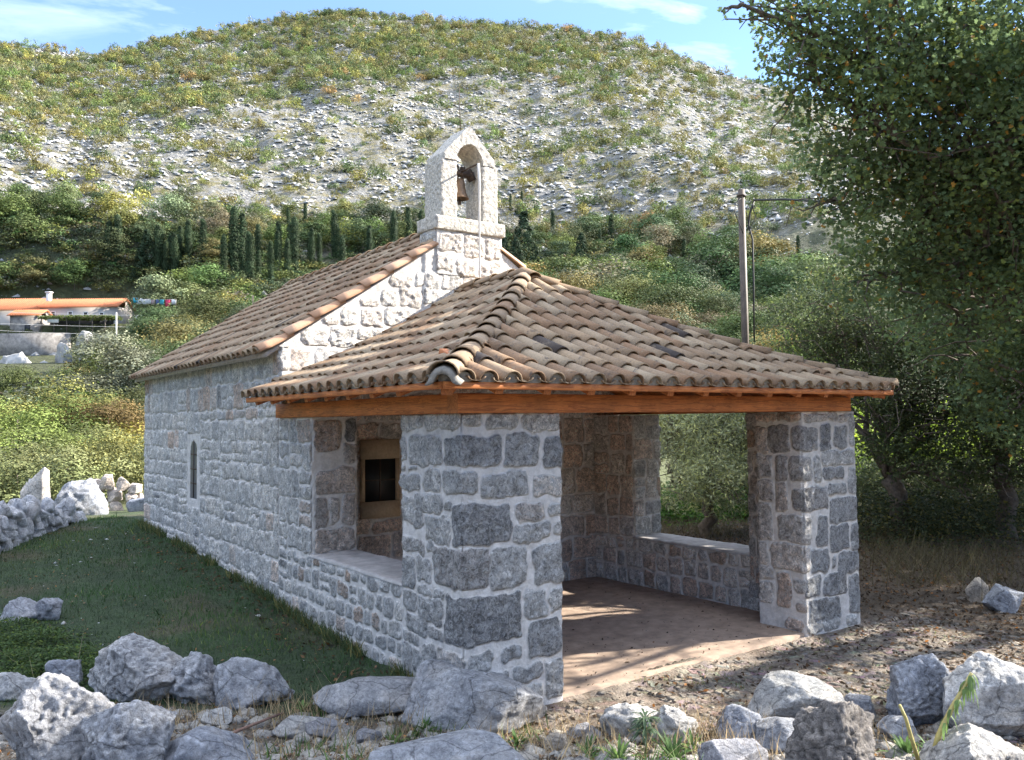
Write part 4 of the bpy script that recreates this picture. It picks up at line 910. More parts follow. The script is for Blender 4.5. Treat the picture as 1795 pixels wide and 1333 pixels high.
rock('rock', 1402, 1268, 162, 84, 'pale flat topped rock with a blue grey side in front of the path', 26, (1.02, 1.02, 1.0), G1, cuts=18, top=.1)
rock('rock', 1305, 1304, 88, 62, 'small blue rock below the left end of the pale flat topped rock', 27, BL, G1)
rock('rock', 1392, 1322, 110, 54, 'low blue grey rock under the pale flat topped rock', 28, (.75, .78, .85), G1)
rock('rock', 1300, 1360, 120, 62, 'low striped rock at the bottom edge below the dry grass stalks', 29, (.78, .78, .84), G1)
rock('boulder', 1480, 1392, 165, 168, 'brown lichen crusted pointed boulder at the bottom right', 30, (.55, .5, .46), G1, rough=.2, cat='boulder', sub=6)
rock('rock', 1512, 1262, 62, 40, 'small blue grey block between the pale rock and the tall boulder', 31, BL, G1)
rock('boulder', 1640, 1274, 135, 146, 'tall peaked blue grey boulder with a pale vein right of the path', 32, (.70, .75, .86), G1, sub=6, cat='boulder', rough=.14)
rock('boulder', 1762, 1302, 185, 168, 'big white boulder with black spots at the right edge', 33, (1.28, 1.27, 1.25), G1, sub=6, cat='boulder', rough=.08)
rock('boulder', 1752, 1392, 190, 112, 'pale veined slab in the bottom right corner under the white boulder', 34, (1.05, 1.03, 1.0), G1, cat='boulder', sub=6)
rock('rock', 1585, 1302, 62, 40, 'small grey stone at the foot of the tall peaked boulder', 35, (.85, .87, .92), G1, sub=4)
rock('rock', 1515, 1296, 50, 28, 'fist sized pale stone between the flat topped rock and the tall boulder', 36, LT, G1, sub=4)
rock('rock', 370, 1274, 60, 30, 'small pale stone in the twigs below the wedge shaped rock', 37, LT, G1, sub=4)
rock('rock', 512, 1300, 78, 34, 'flat pale stone at the end of the fallen stick', 38, (.95, .93, .9), G1, sub=4)
rock('rock', 160, 1246, 48, 26, 'small stone wedged between the corner boulder and the pitted boulder', 39, (1, 1, 1), G1, sub=4)
rock('rock', 1772, 1075, 72, 48, 'bluish rock under the trees at the right edge', 40, (.8, .85, .95), 'rocks under the trees at the right')
rock('rock', 1722, 1058, 42, 50, 'narrow brown rock leaning beside the bluish rock under the trees', 41, WM, 'rocks under the trees at the right', sub=4)
rock('rock', 22, 1092, 62, 44, 'left one of the two rocks lying on the lawn at the left edge', 42, (.85, .87, .95), 'rocks on the lawn')
rock('rock', 70, 1090, 56, 42, 'right one of the two rocks lying on the lawn at the left edge', 43, (.72, .75, .84), 'rocks on the lawn')
rock('rock', 8, 952, 50, 32, 'low rock on the lawn below the left end of the dry stone wall', 44, (.75, .78, .86), 'rocks on the lawn', sub=4)
rock('rock', 270, 1286, 40, 22, 'thumb sized pale chip of rock beside the rounded blue grey boulder', 45, LT, G1, sub=4)
rock('rock', 640, 1306, 52, 24, 'dark small stone between the stick and the humped boulder', 46, DK, G1, sub=4)
rock('rock', 975, 1316, 50, 26, 'small reddish stone in the dry grass below the porch pier', 47, WM, G1, sub=4)

# dry stone wall beyond the lawn
def at(px, py, dep): return CAM+ray(px, py)*dep
def stones_mesh(name, items, parent=None, mat=None, sub=3):
    V, F, n = [], [], 0
    for i, (c, w, d, h, rz, sd) in enumerate(items):
        v, f = rock_v(sd, w, d, h, sub, 10, 0.12); ca_, sa_ = math.cos(rz), math.sin(rz)
        v = np.stack([v[:, 0]*ca_-v[:, 1]*sa_, v[:, 0]*sa_+v[:, 1]*ca_, v[:, 2]], -1)+np.array(c); V.append(v); F.append(f+n); n += len(v)
    return link(name, mesh(name, np.concatenate(V), np.concatenate(F), mat or M_ROCK, None, True), parent)
R = random.Random(9)
base = [np.array(p) for p in [(0.15, 12.1), (-0.75, 11.5), (-1.45, 10.3), (-2.0, 9.1), (-2.6, 7.9), (-3.5, 6.7), (-4.6, 5.6)]]
Lw = np.cumsum([0]+[np.linalg.norm(base[i+1]-base[i]) for i in range(len(base)-1)])
def on_line(s): return np.array([np.interp(s, Lw, [b_[0] for b_ in base]), np.interp(s, Lw, [b_[1] for b_ in base])])
items = []
for row in range(2):
    s = 1.5
    while s < Lw[-1]:
        p = on_line(s); H = np.interp(s, [0, 1.0, 2.2, 3.2, 4.5, 8], [.1, .15, .25, .45, .6, .55]); z = gz(*p)-0.08
        t = on_line(s+.1)-p; t /= np.linalg.norm(t); nn = np.array([-t[1], t[0]]); zz = z
        while zz < z+H:
            w = R.uniform(.16, .42); h = R.uniform(.12, .28); q = p+nn*(row*.3-.1)+t*R.uniform(-.09, .09)
            items.append(((q[0], q[1], zz), w, R.uniform(.2, .32), h*1.12, math.atan2(t[1], t[0])+R.uniform(-.3, .3), R.randrange(1, 40))); zz += h*.86
        s += R.uniform(.2, .32)
dw = stones_mesh('dry_stone_wall', items); dw.color = (1.0, 1.0, 1.04, 1)
tag(dw, 'rough dry stone wall of grey rubble along the far left side of the lawn', 'stone wall')
rock('standing_stone', 54, 912, 46, 92, 'pale upright stone set on top of the dry stone wall', 51, (1.2, 1.12, 1.05), 'stones on the dry stone wall', deep=.5, sub=4, cuts=3, boxy=.42, rough=.09, hz=1, yoff=.0)
rock('boulder', 122, 905, 96, 66, 'largest dark speckled boulder at the end of the dry stone wall', 52, (.72, .76, .85), 'stones on the dry stone wall', hz=1, cat='boulder')
rock('rock', 92, 916, 62, 26, 'flat stone lying at the foot of the dry stone wall', 53, (.85, .88, .95), 'stones on the dry stone wall', sub=4, deep=.5)
P = hit(190, 896); items = []
for k, (dx, dz, w, h) in enumerate([(-.25, 0, .3, .26), (.05, 0, .34, .24), (.38, 0, .3, .22), (.6, 0, .26, .26), (-.3, .22, .26, .26), (-.02, .22, .4, .3), (.33, .2, .28, .26), (.55, .2, .26, .2),
                                    (-.12, .48, .34, .34), (.2, .46, .26, .3), (-.38, .42, .22, .3), (.42, .4, .24, .22)]):
    items.append(((_r[0]*dx+FWH[0]*R.uniform(-.05, .15), _r[1]*dx+FWH[1]*R.uniform(-.05, .15), dz), w, .3, h, R.uniform(0, 3), 60+k))
sp = stones_mesh('stone_pile', items, sub=4); sp.location = (P[0]+.1, P[1]+.15, P[2]-.05); sp.color = (1.15, 1.0, .88, 1)
tag(sp, 'sunlit heap of clean pale stones between the dark boulder and the chapel corner', 'stone pile')
rough = rock('stone_block', 240, 897, 40, 30, 'squared dark stone block lying by the far corner of the chapel', 55, (.5, .55, .66), None, sub=4, deep=.6, cuts=4, boxy=.45, rough=.06, cat='stone block')

# ------------------------------------------------------------ leaves and blades
def frames(Nn, R):
    n = Nn/np.linalg.norm(Nn, axis=1)[:, None]; a = R.normal(size=n.shape); a -= n*(a*n).sum(1)[:, None]; a /= np.linalg.norm(a, axis=1)[:, None]
    return a, np.cross(n, a), n
LEAF = {}
def star(pts, fold=0.12):
    V = [(0, 0, 0)]+[(x, y, fold*(abs(x)+abs(y))) for x, y in pts]; n = len(pts)
    return np.array(V, float), np.array([(0, i+1, (i+1) % n+1) for i in range(n)])
LEAF['maple'] = star([(0, -.32), (.22, -.42), (.5, -.2), (.3, -.05), (.55, .22), (.24, .2), (0, .6), (-.24, .2), (-.55, .22), (-.3, -.05), (-.5, -.2), (-.22, -.42)])
LEAF['oval'] = (np.array([(0, -.5, 0), (.24, -.05, .05), (0, .5, 0), (-.24, -.05, .05)]), np.array([(0, 1, 2), (0, 2, 3)]))
LEAF['narrow'] = (np.array([(0, -.5, 0), (.11, 0, .03), (0, .5, 0), (-.11, 0, .03)]), np.array([(0, 1, 2), (0, 2, 3)]))
LEAF['tri'] = (np.array([(-.45, -.3, 0), (.45, -.3, 0), (0, .55, .1)]), np.array([(0, 1, 2)]))
LEAF['blade'] = (np.array([(-.05, 0, 0), (.05, 0, 0), (.035, .5, .06), (-.035, .5, .06), (0, 1, .25)]), np.array([(0, 1, 2), (0, 2, 3), (3, 2, 4)]))
def scatter(P, Nn, size, kind, R, lv, hv=None):
    T, F = LEAF[kind]; a, b_, n = frames(Nn, R); s = np.broadcast_to(size, (len(P),))[:, None, None]
    V = P[:, None, :]+s*(T[None, :, 0:1]*a[:, None]+T[None, :, 1:2]*b_[:, None]+T[None, :, 2:3]*n[:, None])
    k = len(T); Fo = (F[None]+k*np.arange(len(P))[:, None, None]).reshape(-1, 3)
    at_ = {'lv': np.repeat(lv, k)}
    if hv is None: hv = np.ones((len(P), 3))
    at_['hv'] = np.repeat(hv, k, axis=0)
    return V.reshape(-1, 3), Fo, at_
def blades(P, hgt, R, lean=0.5, wid=1.0):
    """upright blades"""
    n = len(P); T, F = LEAF['blade']; th = R.uniform(0, 2*math.pi, n); a = np.stack([np.cos(th), np.sin(th), 0*th], -1)*wid
    u = np.stack([-np.sin(th)*lean*R.uniform(-1, 1, n), np.cos(th)*lean*R.uniform(-1, 1, n), np.ones(n)], -1); w = np.cross(a, u)
    s = hgt[:, None, None]; V = P[:, None]+s*(T[None, :, 0:1]*a[:, None]+T[None, :, 1:2]*u[:, None]+T[None, :, 2:3]*w[:, None])
    return V.reshape(-1, 3), (F[None]+5*np.arange(n)[:, None, None]).reshape(-1, 3)
def tint(n, R, cols, p):
    c = np.array(cols, float); return c[R.choice(len(c), n, p=p)]
npR = np.random.RandomState(4)
# lawn
n = 150000
X = npR.uniform(-7.5, .1, n); Y = npR.uniform(-1.6, 11.8, n); r_ = np.hypot(X-CAM[0], Y-CAM[1]); wd = (X-CAM[0])*FWH[0]+(Y-CAM[1])*FWH[1]
k = (wd > 6.2+0.2*npR.uniform(-1, 1, n)-.25*(npR.uniform(0, 1, n) < .15)) & (X < -0.02) & (np.abs(np.arctan2(X-CAM[0], Y-CAM[1])-yaw) < .75); X, Y = X[k], Y[k]; n = len(X)
P = np.stack([X, Y, ground_h(X, Y)-.005], -1); den = fbm(P*[1.2, 1.2, 0], 3, 71)
hg = npR.uniform(.018, .048, n)*(1+.5*den)*(1+1.5*(npR.uniform(0, 1, n) < .01)); V, F = blades(P, hg, npR, 1.1, 1.4)
lv = np.clip(.45+.8*den+npR.uniform(-.3, .3, n), 0, 1)
hv = np.where((npR.uniform(0, 1, n)+.45*fbm(P*[.8, .8, 0], 3, 73) > .84)[:, None], np.array([3.0, 1.9, 1.6]), np.array([1., 1, 1]))
o = link('lawn_grass', mesh('lawn_grass', V, F, M_LEAF, {'lv': np.repeat(lv, 5), 'hv': np.repeat(hv, 5, axis=0)})); o.color = (.046, .092, .030, 1); tag(o, kind='stuff')
# litter
def carpet(name, n, xr, yr, size, col, cols, p, seed, keep=None, kind='oval', up=2.0, lift=.004):
    R = np.random.RandomState(seed); X = R.uniform(*xr, n); Y = R.uniform(*yr, n)
    k = np.abs(np.arctan2(X-CAM[0], Y-CAM[1])-yaw) < .75
    if keep is not None: k &= keep(X, Y, R)
    X, Y = X[k], Y[k]; n = len(X); P = np.stack([X, Y, ground_h(X, Y)+lift+R.uniform(0, .012, n)], -1)
    Nn = R.normal(size=(n, 3)); Nn[:, 2] = np.abs(Nn[:, 2])*up+.5
    V, F, a = scatter(P, Nn, R.uniform(size*.5, size*1.2, n), kind, R, R.uniform(0, 1, n), tint(n, R, cols, p))
    o = link(name, mesh(name, V, F, M_LEAF, a)); o.color = (*col, 1); o['kind'] = 'stuff'; return o
def infront(X, Y, R): return ~((X > -.05) & (X < 5.0) & (Y > -.02) & (Y < 10)) 
BR = [(1, 1, 1), (1.8, 1.5, 1.2), (.5, .5, .5), (2.6, 1.6, .7)]
carpet('fallen_leaves', 60000, (-.5, 14), (-4.2, 9), .055, (.10, .068, .042), BR, [.5, .2, .25, .05], 81, lambda X, Y, R: infront(X, Y, R) & (R.uniform(0, 1, len(X)) < .45+.55*ss(3.6, 5.6, X-.25*Y+.6*vn(np.stack([X, Y, X*0], -1)*1.3, 5))))
carpet('foreground_litter', 60000, (-4.5, 3.5), (-4.5, 1.6), .03, (.15, .115, .085), BR, [.45, .3, .2, .05], 82, lambda X, Y, R: infront(X, Y, R) & ((X-CAM[0])*FWH[0]+(Y-CAM[1])*FWH[1] < 6.2+.25*R.uniform(-1, 1, len(X))))
# gravel and chips
def gravel(name, n, xr, yr, smin, smax, col, seed, keep, mat=None, flat=.55, zf=None):
    R = np.random.RandomState(seed); X = R.uniform(*xr, n); Y = R.uniform(*yr, n); k = keep(X, Y, R); X, Y = X[k], Y[k]; n = len(X); Z = ground_h(X, Y) if zf is None else X*0+zf
    T, F = ico(1); k = len(T); T = T*(1+.25*vn(T*2.3, 5)[:, None]); s = (smin+(smax-smin)*R.uniform(0, 1, n)**4)
    sc = s[:, None]*np.stack([R.uniform(.6, 1.3, n), R.uniform(.6, 1.3, n), R.uniform(.35, 1, n)*flat*1.4], -1); th = R.uniform(0, 6.28, n); c, s_ = np.cos(th), np.sin(th)
    J = T[None]*(1+.28*R.uniform(-1, 1, (n, k, 1))); J = J*sc[:, None]
    V = np.stack([J[..., 0]*c[:, None]-J[..., 1]*s_[:, None], J[..., 0]*s_[:, None]+J[..., 1]*c[:, None], J[..., 2]], -1)+np.stack([X, Y, Z-s*.02], -1)[:, None]
    Fo = (F[None]+k*np.arange(n)[:, None, None]).reshape(-1, 3)
    o = link(name, mesh(name, V.reshape(-1, 3), Fo, mat or M_ROCK)); o.color = (*col, 1); o['kind'] = 'stuff'; return o
gravel('gravel', 16000, (-4.5, 4), (-4.6, 1.8), .006, .085, (.72, .68, .62), 91, lambda X, Y, R: infront(X, Y, R) & ((X-CAM[0])*FWH[0]+(Y-CAM[1])*FWH[1] < 6.1))
gravel('path_stones', 9000, (-.3, 7.5), (-3.6, .1), .006, .07, (.52, .46, .385), 92, lambda X, Y, R: infront(X, Y, R) & (Y < 0.0) & (R.uniform(0, 1, len(X)) < 1-.8*ss(4.6, 6.4, X-.2*Y)), flat=.2)
gravel('porch_grit', 700, (.55, 4.4), (.05, 3.5), .003, .009, (.4, .36, .32), 93, lambda X, Y, R: R.uniform(0, 1, len(X)) < 1, zf=0.002)

carpet('lawn_leaves', 2600, (-7, -.1), (-.3, 11), .035, (.16, .11, .07), BR, [.4, .3, .25, .05], 84, lambda X, Y, R: (X-CAM[0])*FWH[0]+(Y-CAM[1])*FWH[1] > 6.1)
gravel('lawn_pebbles', 170, (-6, -.2), (.3, 10.5), .008, .035, (1.1, 1.1, 1.1), 94, lambda X, Y, R: (X-CAM[0])*FWH[0]+(Y-CAM[1])*FWH[1] > 6.2)
# weeds and dry blades along the foot of the chapel wall
n = 5200; Y = npR.uniform(-.1, 9.9, n); X = -.015-np.abs(npR.normal(size=n))*.05; kk = fbm(np.stack([Y*1.6, Y*0, Y*0], -1), 3, 76) > -.12; X, Y = X[kk], Y[kk]; n = len(X)
P = np.stack([X, Y, ground_h(X, Y)-.005], -1); V, F = blades(P, npR.uniform(.04, .14, n), npR, 1.2, .9); a_ = npR.uniform(.2, 1, n)
o = link('wall_foot_grass', mesh('wall_foot_grass', V, F, M_LEAF, {'lv': np.repeat(a_, 5), 'hv': np.repeat(tint(n, npR, [(1, 1, 1), (2.4, 1.5, 1.2)], [.7, .3]), 5, axis=0)})); o.color = (.08, .115, .05, 1); o['kind'] = 'stuff'
# crumbs of leaf and soil blown onto the porch floor
R = np.random.RandomState(85); n = 900; X, Y = R.uniform(.55, 4.4, n), R.uniform(.06, 3.5, n); kk = R.uniform(0, 1, n) < .25+.75*(ss(1.2, .1, Y)+ss(3.0, 3.5, Y)+ss(3.9, 4.4, X)); X, Y = X[kk], Y[kk]; n = len(X)
Nn = R.normal(size=(n, 3)); Nn[:, 2] = np.abs(Nn[:, 2])*2+1; V, F, a = scatter(np.stack([X, Y, np.full(n, .008)], -1), Nn, R.uniform(.012, .04, n), 'oval', R, R.uniform(0, 1, n), tint(n, R, BR, [.5, .2, .25, .05]))
o = link('floor_debris', mesh('floor_debris', V, F, M_LEAF, a)); o.color = (.09, .06, .04, 1); o['kind'] = 'stuff'

# ------------------------------------------------------------ small plants in the foreground
def colorize(o, c): o.color = (*c, 1); return o
def strap_plant(name, px, py, n, ln, wd, col, label, cat, seed, stem=None, droop=.6, rise=.5, group=None):
    """rosette or whorl of strap leaves, with an optional stem"""
    R = np.random.RandomState(seed); P0 = hit(px, py); root = tag(empty(name, tuple(P0)), label, cat, group)
    V, F, lv = [], [], []; m = 5
    for i in range(n):
        th = R.uniform(0, 6.28); h0 = (stem or 0)*R.uniform(.55, 1); L0 = ln*R.uniform(.6, 1.1); el = R.uniform(.1, 1.2)*rise+.1
        d = np.array([math.cos(th), math.sin(th)]); sd = np.array([-d[1], d[0], 0]); b0 = len(V)
        for j in range(m):
            t = j/(m-1); x = L0*t*math.cos(el)*(1-.15*t); z = h0+L0*(t*math.sin(el)*1.2-droop*t*t*.6); w = wd*(math.sin(math.pi*min(.97, t*.85+.12)))
            c = np.array([d[0]*x, d[1]*x, max(z, .004)]); V += [c-sd*w/2, c+[0, 0, -w*.2], c+sd*w/2]; lv += [R.uniform(.2, .9)]*3
        for j in range(m-1):
            for e in (0, 1): q = b0+3*j+e; F.append((q, q+1, q+4, q+3))
    lv = np.array(lv); me = mesh('foliage', np.array(V), np.array(F), M_LEAF, {'lv': lv, 'hv': np.ones((len(lv), 3))}, True)
    colorize(link('foliage', me, root), col)
    if stem:
        b = MB(); b.tube([(0, 0, -.02), (.01, 0, stem*.5), (0, .01, stem)], [.008, .007, .005], 6); b.build('stem', M_STEM, root)
    return root
M_STEM = simple('plant_stem', (.20, .17, .06), .7, 60, .3, bs=.2)
strap_plant('spurge_plant', 1132, 1322, 70, .17, .016, (.10, .15, .09), 'spiky spurge plant with drooping narrow leaves in front of the pale rocks', 'plant', 1, .24, 1.0, .5)
for i, (x, y, nn, l_, lab) in enumerate([(1085, 1350, 26, .15, 'leafy green rosette at the bottom edge left of the spiky spurge'), (1180, 1352, 30, .17, 'bright green leaf clump at the bottom edge right of the spiky spurge'),
        (1030, 1342, 22, .13, 'low leaf clump at the bottom edge below the dry grass'), (1215, 1330, 18, .12, 'small leaf clump below the knobbly bright rock'),
        (745, 1300, 26, .10, 'low grey green rosette below the humped boulder, left of the others'), (820, 1296, 24, .10, 'low green rosette under the middle of the humped boulder'),
        (690, 1322, 20, .09, 'grey leafed rosette beside the end of the fallen stick'), (1590, 1345, 26, .16, 'dark leaf clump around the foot of the shorter cut stem'), (1640, 1350, 22, .15, 'bright young leaf clump between the cut stem and the corner slab'),
        (530, 1262, 16, .10, 'small yellow green sprout at the lawn edge right of the wedge shaped rock'), (905, 1322, 22, .10, 'low green rosette right of the humped boulder at the bottom')]):
    strap_plant('leafy_weed', x, y-14, int(nn*1.3), l_*1.5, .022, (.085, .15, .05) if i % 3 else (.12, .19, .06), lab, 'weed', 10+i, None, .7, 1.0, 'low leafy weeds in the foreground')
# the two thick cut stems at the right
def cut_stem(label, pts, r, leaves, seed):
    R = np.random.RandomState(seed); P0 = np.array(pts[0]); root = tag(empty('cut_stem', tuple(P0)), label, 'plant stem', 'thick cut plant stems')
    Q = np.array(pts)-P0; b = MB(); b.tube(Q, [r*(1-.12*k) for k in range(len(Q))], 10); b.build('stem', simple('pale_stem_%d' % seed, (.40, .34, .12), .6, 50, .25, bs=.3), root, True)
    if leaves:
        V, F, lv = [], [], []
        for i in range(leaves):
            t = R.uniform(.35, 1.0); k = t*(len(Q)-1); a = int(min(k, len(Q)-2)); c0 = Q[a]+(Q[a+1]-Q[a])*(k-a); th = R.uniform(0, 6.28); d = np.array([math.cos(th), math.sin(th), 0]); sd = np.array([-d[1], d[0], 0]); Ln = R.uniform(.07, .14); b0 = len(V)
            for j in range(5):
                u = j/4; w = .017*math.sin(math.pi*min(.97, u*.8+.15)); c = c0+d*Ln*.42*math.sin(u*1.5)-np.array([0, 0, 1])*Ln*u*u*.95; V += [c-sd*w/2, c+sd*w/2]; lv += [R.uniform(.3, .9)]*2
            for j in range(4): q = b0+2*j; F.append((q, q+1, q+3, q+2))
        lv = np.array(lv); colorize(link('foliage', mesh('foliage', np.array(V), np.array(F), M_LEAF, {'lv': lv, 'hv': np.ones((len(lv), 3))}, True), root), (.13, .20, .07))
D_ = 4.55
cut_stem('tall yellowish cut stem with drooping leaves leaning in front of the big white boulder', [at(1632, 1345, D_), at(1645, 1290, D_), at(1668, 1242, D_), at(1690, 1205, D_), at(1703, 1180, D_)], .017, 26, 1)
cut_stem('shorter bare brown cut stem left of the tall leafy one', [at(1612, 1340, D_), at(1598, 1295, D_), at(1588, 1260, D_), at(1577, 1236, D_)], .012, 0, 2)
P0 = hit(345, 1345); P1 = hit(495, 1268)
b = MB(); b.tube([P0+[0, 0, .03], P0*.6+P1*.4+[0, 0, .09], P0*.3+P1*.7+[0, 0, .08], P1+[0, 0, .07]], [.012, .011, .009, .006], 7)
tag(b.build('fallen_stick', simple('reddish_twig', (.17, .10, .075), .8, 40, .3), None, True), 'reddish brown fallen stick lying over the rubble at the bottom left', 'stick')
# dry stalks and tufts
def dry_tufts(name, spots, n, h, col, seed, lean=.9, spread=.12, wid=.35):
    R = np.random.RandomState(seed); P = []
    for px, py in spots:
        q = hit(px, py); P.append(q+np.concatenate([R.normal(size=(n, 2))*spread, np.zeros((n, 1))], 1))
    P = np.concatenate(P); P[:, 2] = ground_h(P[:, 0], P[:, 1])-.01; V, F = blades(P, R.uniform(.3, 1.1, len(P))*h, R, lean, wid)
    a = R.uniform(.2, 1, len(P)); o = link(name, mesh(name, V, F, M_LEAF, {'lv': np.repeat(a, 5), 'hv': np.ones((len(V), 3))})); o['kind'] = 'stuff'; return colorize(o, col)
dry_tufts('dry_grass', [(520, 1262), (560, 1255), (500, 1250), (395, 1262), (310, 1272), (980, 1300), (940, 1320), (1030, 1300), (1000, 1330), (1240, 1310), (1260, 1330), (1230, 1290), (1320, 1340), (1360, 1345), (1060, 1320), (290, 1290), (620, 1330), (450, 1330), (600, 1300), (680, 1275), (720, 1290), (900, 1295), (250, 1255), (1150, 1300), (1220, 1290), (1540, 1300), (1460, 1290), (1330, 1280), (850, 1310), (480, 1275), (1100, 1310)], 52, .19, (.38, .29, .17), 5)
dry_tufts('dry_stalks', [(590, 1240), (420, 1250), (1000, 1290), (1340, 1350), (1420, 1350), (1250, 1350), (1100, 1330), (560, 1235), (1380, 1340), (60, 1200)], 5, .36, (.42, .34, .22), 6, 1.3, .16, .12)
dry_tufts('green_tufts', [(860, 1330), (930, 1300), (700, 1300), (560, 1320), (1130, 1345), (1200, 1345), (1060, 1340), (1160, 1325), (760, 1290), (640, 1345), (1600, 1335), (500, 1330), (520, 1275)], 48, .13, (.09, .15, .045), 7, 1.2, .10, .8)
dry_tufts('path_weeds', [(1240, 1180), (1170, 1195), (1330, 1170), (1300, 1205), (1420, 1150), (1500, 1215), (1120, 1190), (1560, 1215), (1380, 1145), (1210, 1200), (1450, 1130), (1260, 1190), (1650, 1120), (1690, 1150)], 22, .05, (.14, .19, .05), 8, 1.4, .07, 1.2)
def leafy_patch(name, spots, n, sz, hmax, spread, col, label, cat, seed, kind='oval', cols=[(1, 1, 1), (1.4, 1.2, .7), (.6, .7, .7)], p=[.6, .2, .2], group=None, light=(.2, 1)):
    R = np.random.RandomState(seed); P = []
    for px, py in spots:
        q = hit(px, py); a = R.normal(size=(n, 2))*spread; hh = np.exp(-(a**2).sum(1)/(2*(spread*1.1)**2)); z = R.uniform(0, 1, n)**.6*hmax*hh
        P.append(np.stack([q[0]+a[:, 0], q[1]+a[:, 1], z], -1))
    P = np.concatenate(P); P[:, 2] += ground_h(P[:, 0], P[:, 1]); c = P.mean(0); c[2] = gz(c[0], c[1])
    Nn = R.normal(size=P.shape); Nn[:, 2] = np.abs(Nn[:, 2])+.8; V, F, a = scatter(P-c, Nn, R.uniform(.6, 1.2, len(P))*sz, kind, R, R.uniform(*light, len(P)), tint(len(P), R, cols, p))
    o = link(name, mesh(name, V, F, M_LEAF, a), None, tuple(c)); return tag(colorize(o, col), label, cat, group)
leafy_patch('low_bush', [(20, 1140), (70, 1130), (30, 1170), (90, 1180), (120, 1160), (10, 1110), (60, 1200), (150, 1185)], 1300, .035, .13, .2, (.065, .105, .035), 'low green leafy weeds spilling over the lawn at the left edge', 'bush', 1)

# ------------------------------------------------------------ trees close by
def limb(b, A, B, r0, r1, seed, wig=.12, n=7):
    R = np.random.RandomState(seed); A = np.array(A, float); B = np.array(B, float); Ln = np.linalg.norm(B-A); t = np.linspace(0, 1, n)
    P = A+(B-A)*t[:, None]+R.normal(size=(n, 3))*Ln*wig*np.sin(math.pi*t)[:, None]*.5; P[:, 2] += .08*Ln*np.sin(math.pi*t); b.tube(P, np.linspace(r0, r1, n), 8); return P
def tree(name, label, cat, base, blobs, kind, size, n, col, cols, p, seed, trunk_r=.2, keep=None, fork=None, group=None, clump=1.4, light=None, thin=-.16, hollow=.35):
    """trunk with limbs to every leaf mass; the leaves fill the masses in clumps"""
    R = np.random.RandomState(seed); base = np.array(base, float); root = tag(empty(name, tuple(base)), label, cat, group)
    fork = np.array(fork if fork is not None else base+[0, 0, 1.6]); b = MB(); limb(b, base-[0, 0, .3], fork, trunk_r*1.15, trunk_r*.8, seed)
    tot = sum(q[1]*q[2]*q[3] for q in blobs); Ps = []; ends = []
    for k, (c, rx, ry, rz_, *w) in enumerate(blobs):
        c = np.array(c, float); pp = limb(b, fork, c, trunk_r*.3, trunk_r*.07, seed+k)
        m = int(n*rx*ry*rz_/tot*(w[0] if w else 1)); d = R.normal(size=(m, 3)); d /= np.linalg.norm(d, axis=1)[:, None]
        rr = hollow+(1-hollow)*R.uniform(0, 1, m)**.6; Q = c+d*rr[:, None]*[rx, ry, rz_]*(1+.28*fbm(d*2.2+k, 3, seed+k))[:, None]
        Ps.append(Q)
        for j in range(int(5+rx*5)):
            e = d[j]*[rx, ry, rz_]*.85+c; limb(b, pp[R.randint(3, 7)], e, trunk_r*.10, .006, seed*7+j+k*31, .2, 6)
            if j % 2 == 0:
                e2 = e+R.normal(size=3)*.35*rx; limb(b, (c+e)/2, e2, .012, .004, seed*5+j, .2, 5)
    P = np.concatenate(Ps); g = fbm(P*clump, 3, seed+3)+.25*fbm(P*clump*3, 2, seed+4); kk = g > thin+R.uniform(-.08, .08, len(P)); P = P[kk]; g = g[kk]
    kk = P[:, 2] > ground_h(P[:, 0], P[:, 1])+.05
    if keep is not None: kk &= keep(P, R)
    P = P[kk]; g = g[kk]; m = len(P)
    b.build('trunk', M_BARK, root, True, tuple(-base))
    Nn = R.normal(size=(m, 3)); Nn[:, 2] = np.abs(Nn[:, 2])*1.3+.2; lv = np.clip(.45+.7*g+R.uniform(-.25, .25, m), 0, 1)
    V, F, a = scatter(P-base, Nn, R.uniform(.65, 1.2, m)*size, kind, R, lv, tint(m, R, cols, p))
    colorize(link('crown', mesh('crown', V, F, M_LEAF, a), root), col); return root, P
def sunfall(P, plane_y=None, z=None):
    if plane_y is not None: t = (P[:, 1]-plane_y)/SUN[1]
    else: t = (P[:, 2]-z)/SUN[2]
    return P-SUN*t[:, None], t
def keep_lit(P, R):
    u = R.uniform(0, 1, len(P)); Q, t = sunfall(P, plane_y=F_); ok = ~((t > 0) & (Q[:, 0] > -.6) & (Q[:, 0] < 3.3) & (Q[:, 2] > 2.35))
    Q, t = sunfall(P, z=0.0); nq = fbm(np.stack([Q[:, 0]*.5, Q[:, 1]*2.2, Q[:, 0]*0], -1), 3, 5)
    strip = (Q[:, 0] > .9) & (Q[:, 0] < 4.3) & (Q[:, 1] > -.15) & (Q[:, 1] < 1.1) & (Q[:, 1]+.364*Q[:, 0] < 1.5); ok &= ~(strip & (nq < .42))
    patch = (Q[:, 0] > 1.5) & (Q[:, 0] < 3.6) & (Q[:, 1] > 1.5) & (Q[:, 1] < 3.2); ok &= ~(patch & (nq < .05))
    path = (Q[:, 0] > -.3) & (Q[:, 0] < 5.6) & (Q[:, 1] > -3.4) & (Q[:, 1] <= -.15)
    ok &= ~(path & (fbm(np.stack([Q[:, 0]*.9, Q[:, 1]*2.6, Q[:, 0]*0], -1), 3, 9) < .27-.2*(Q[:, 0] > 3.2)))
    return ok
MP = [(1, 1, 1), (1.35, 1.22, .8), (.72, .8, .9), (3.2, 1.2, .6)]
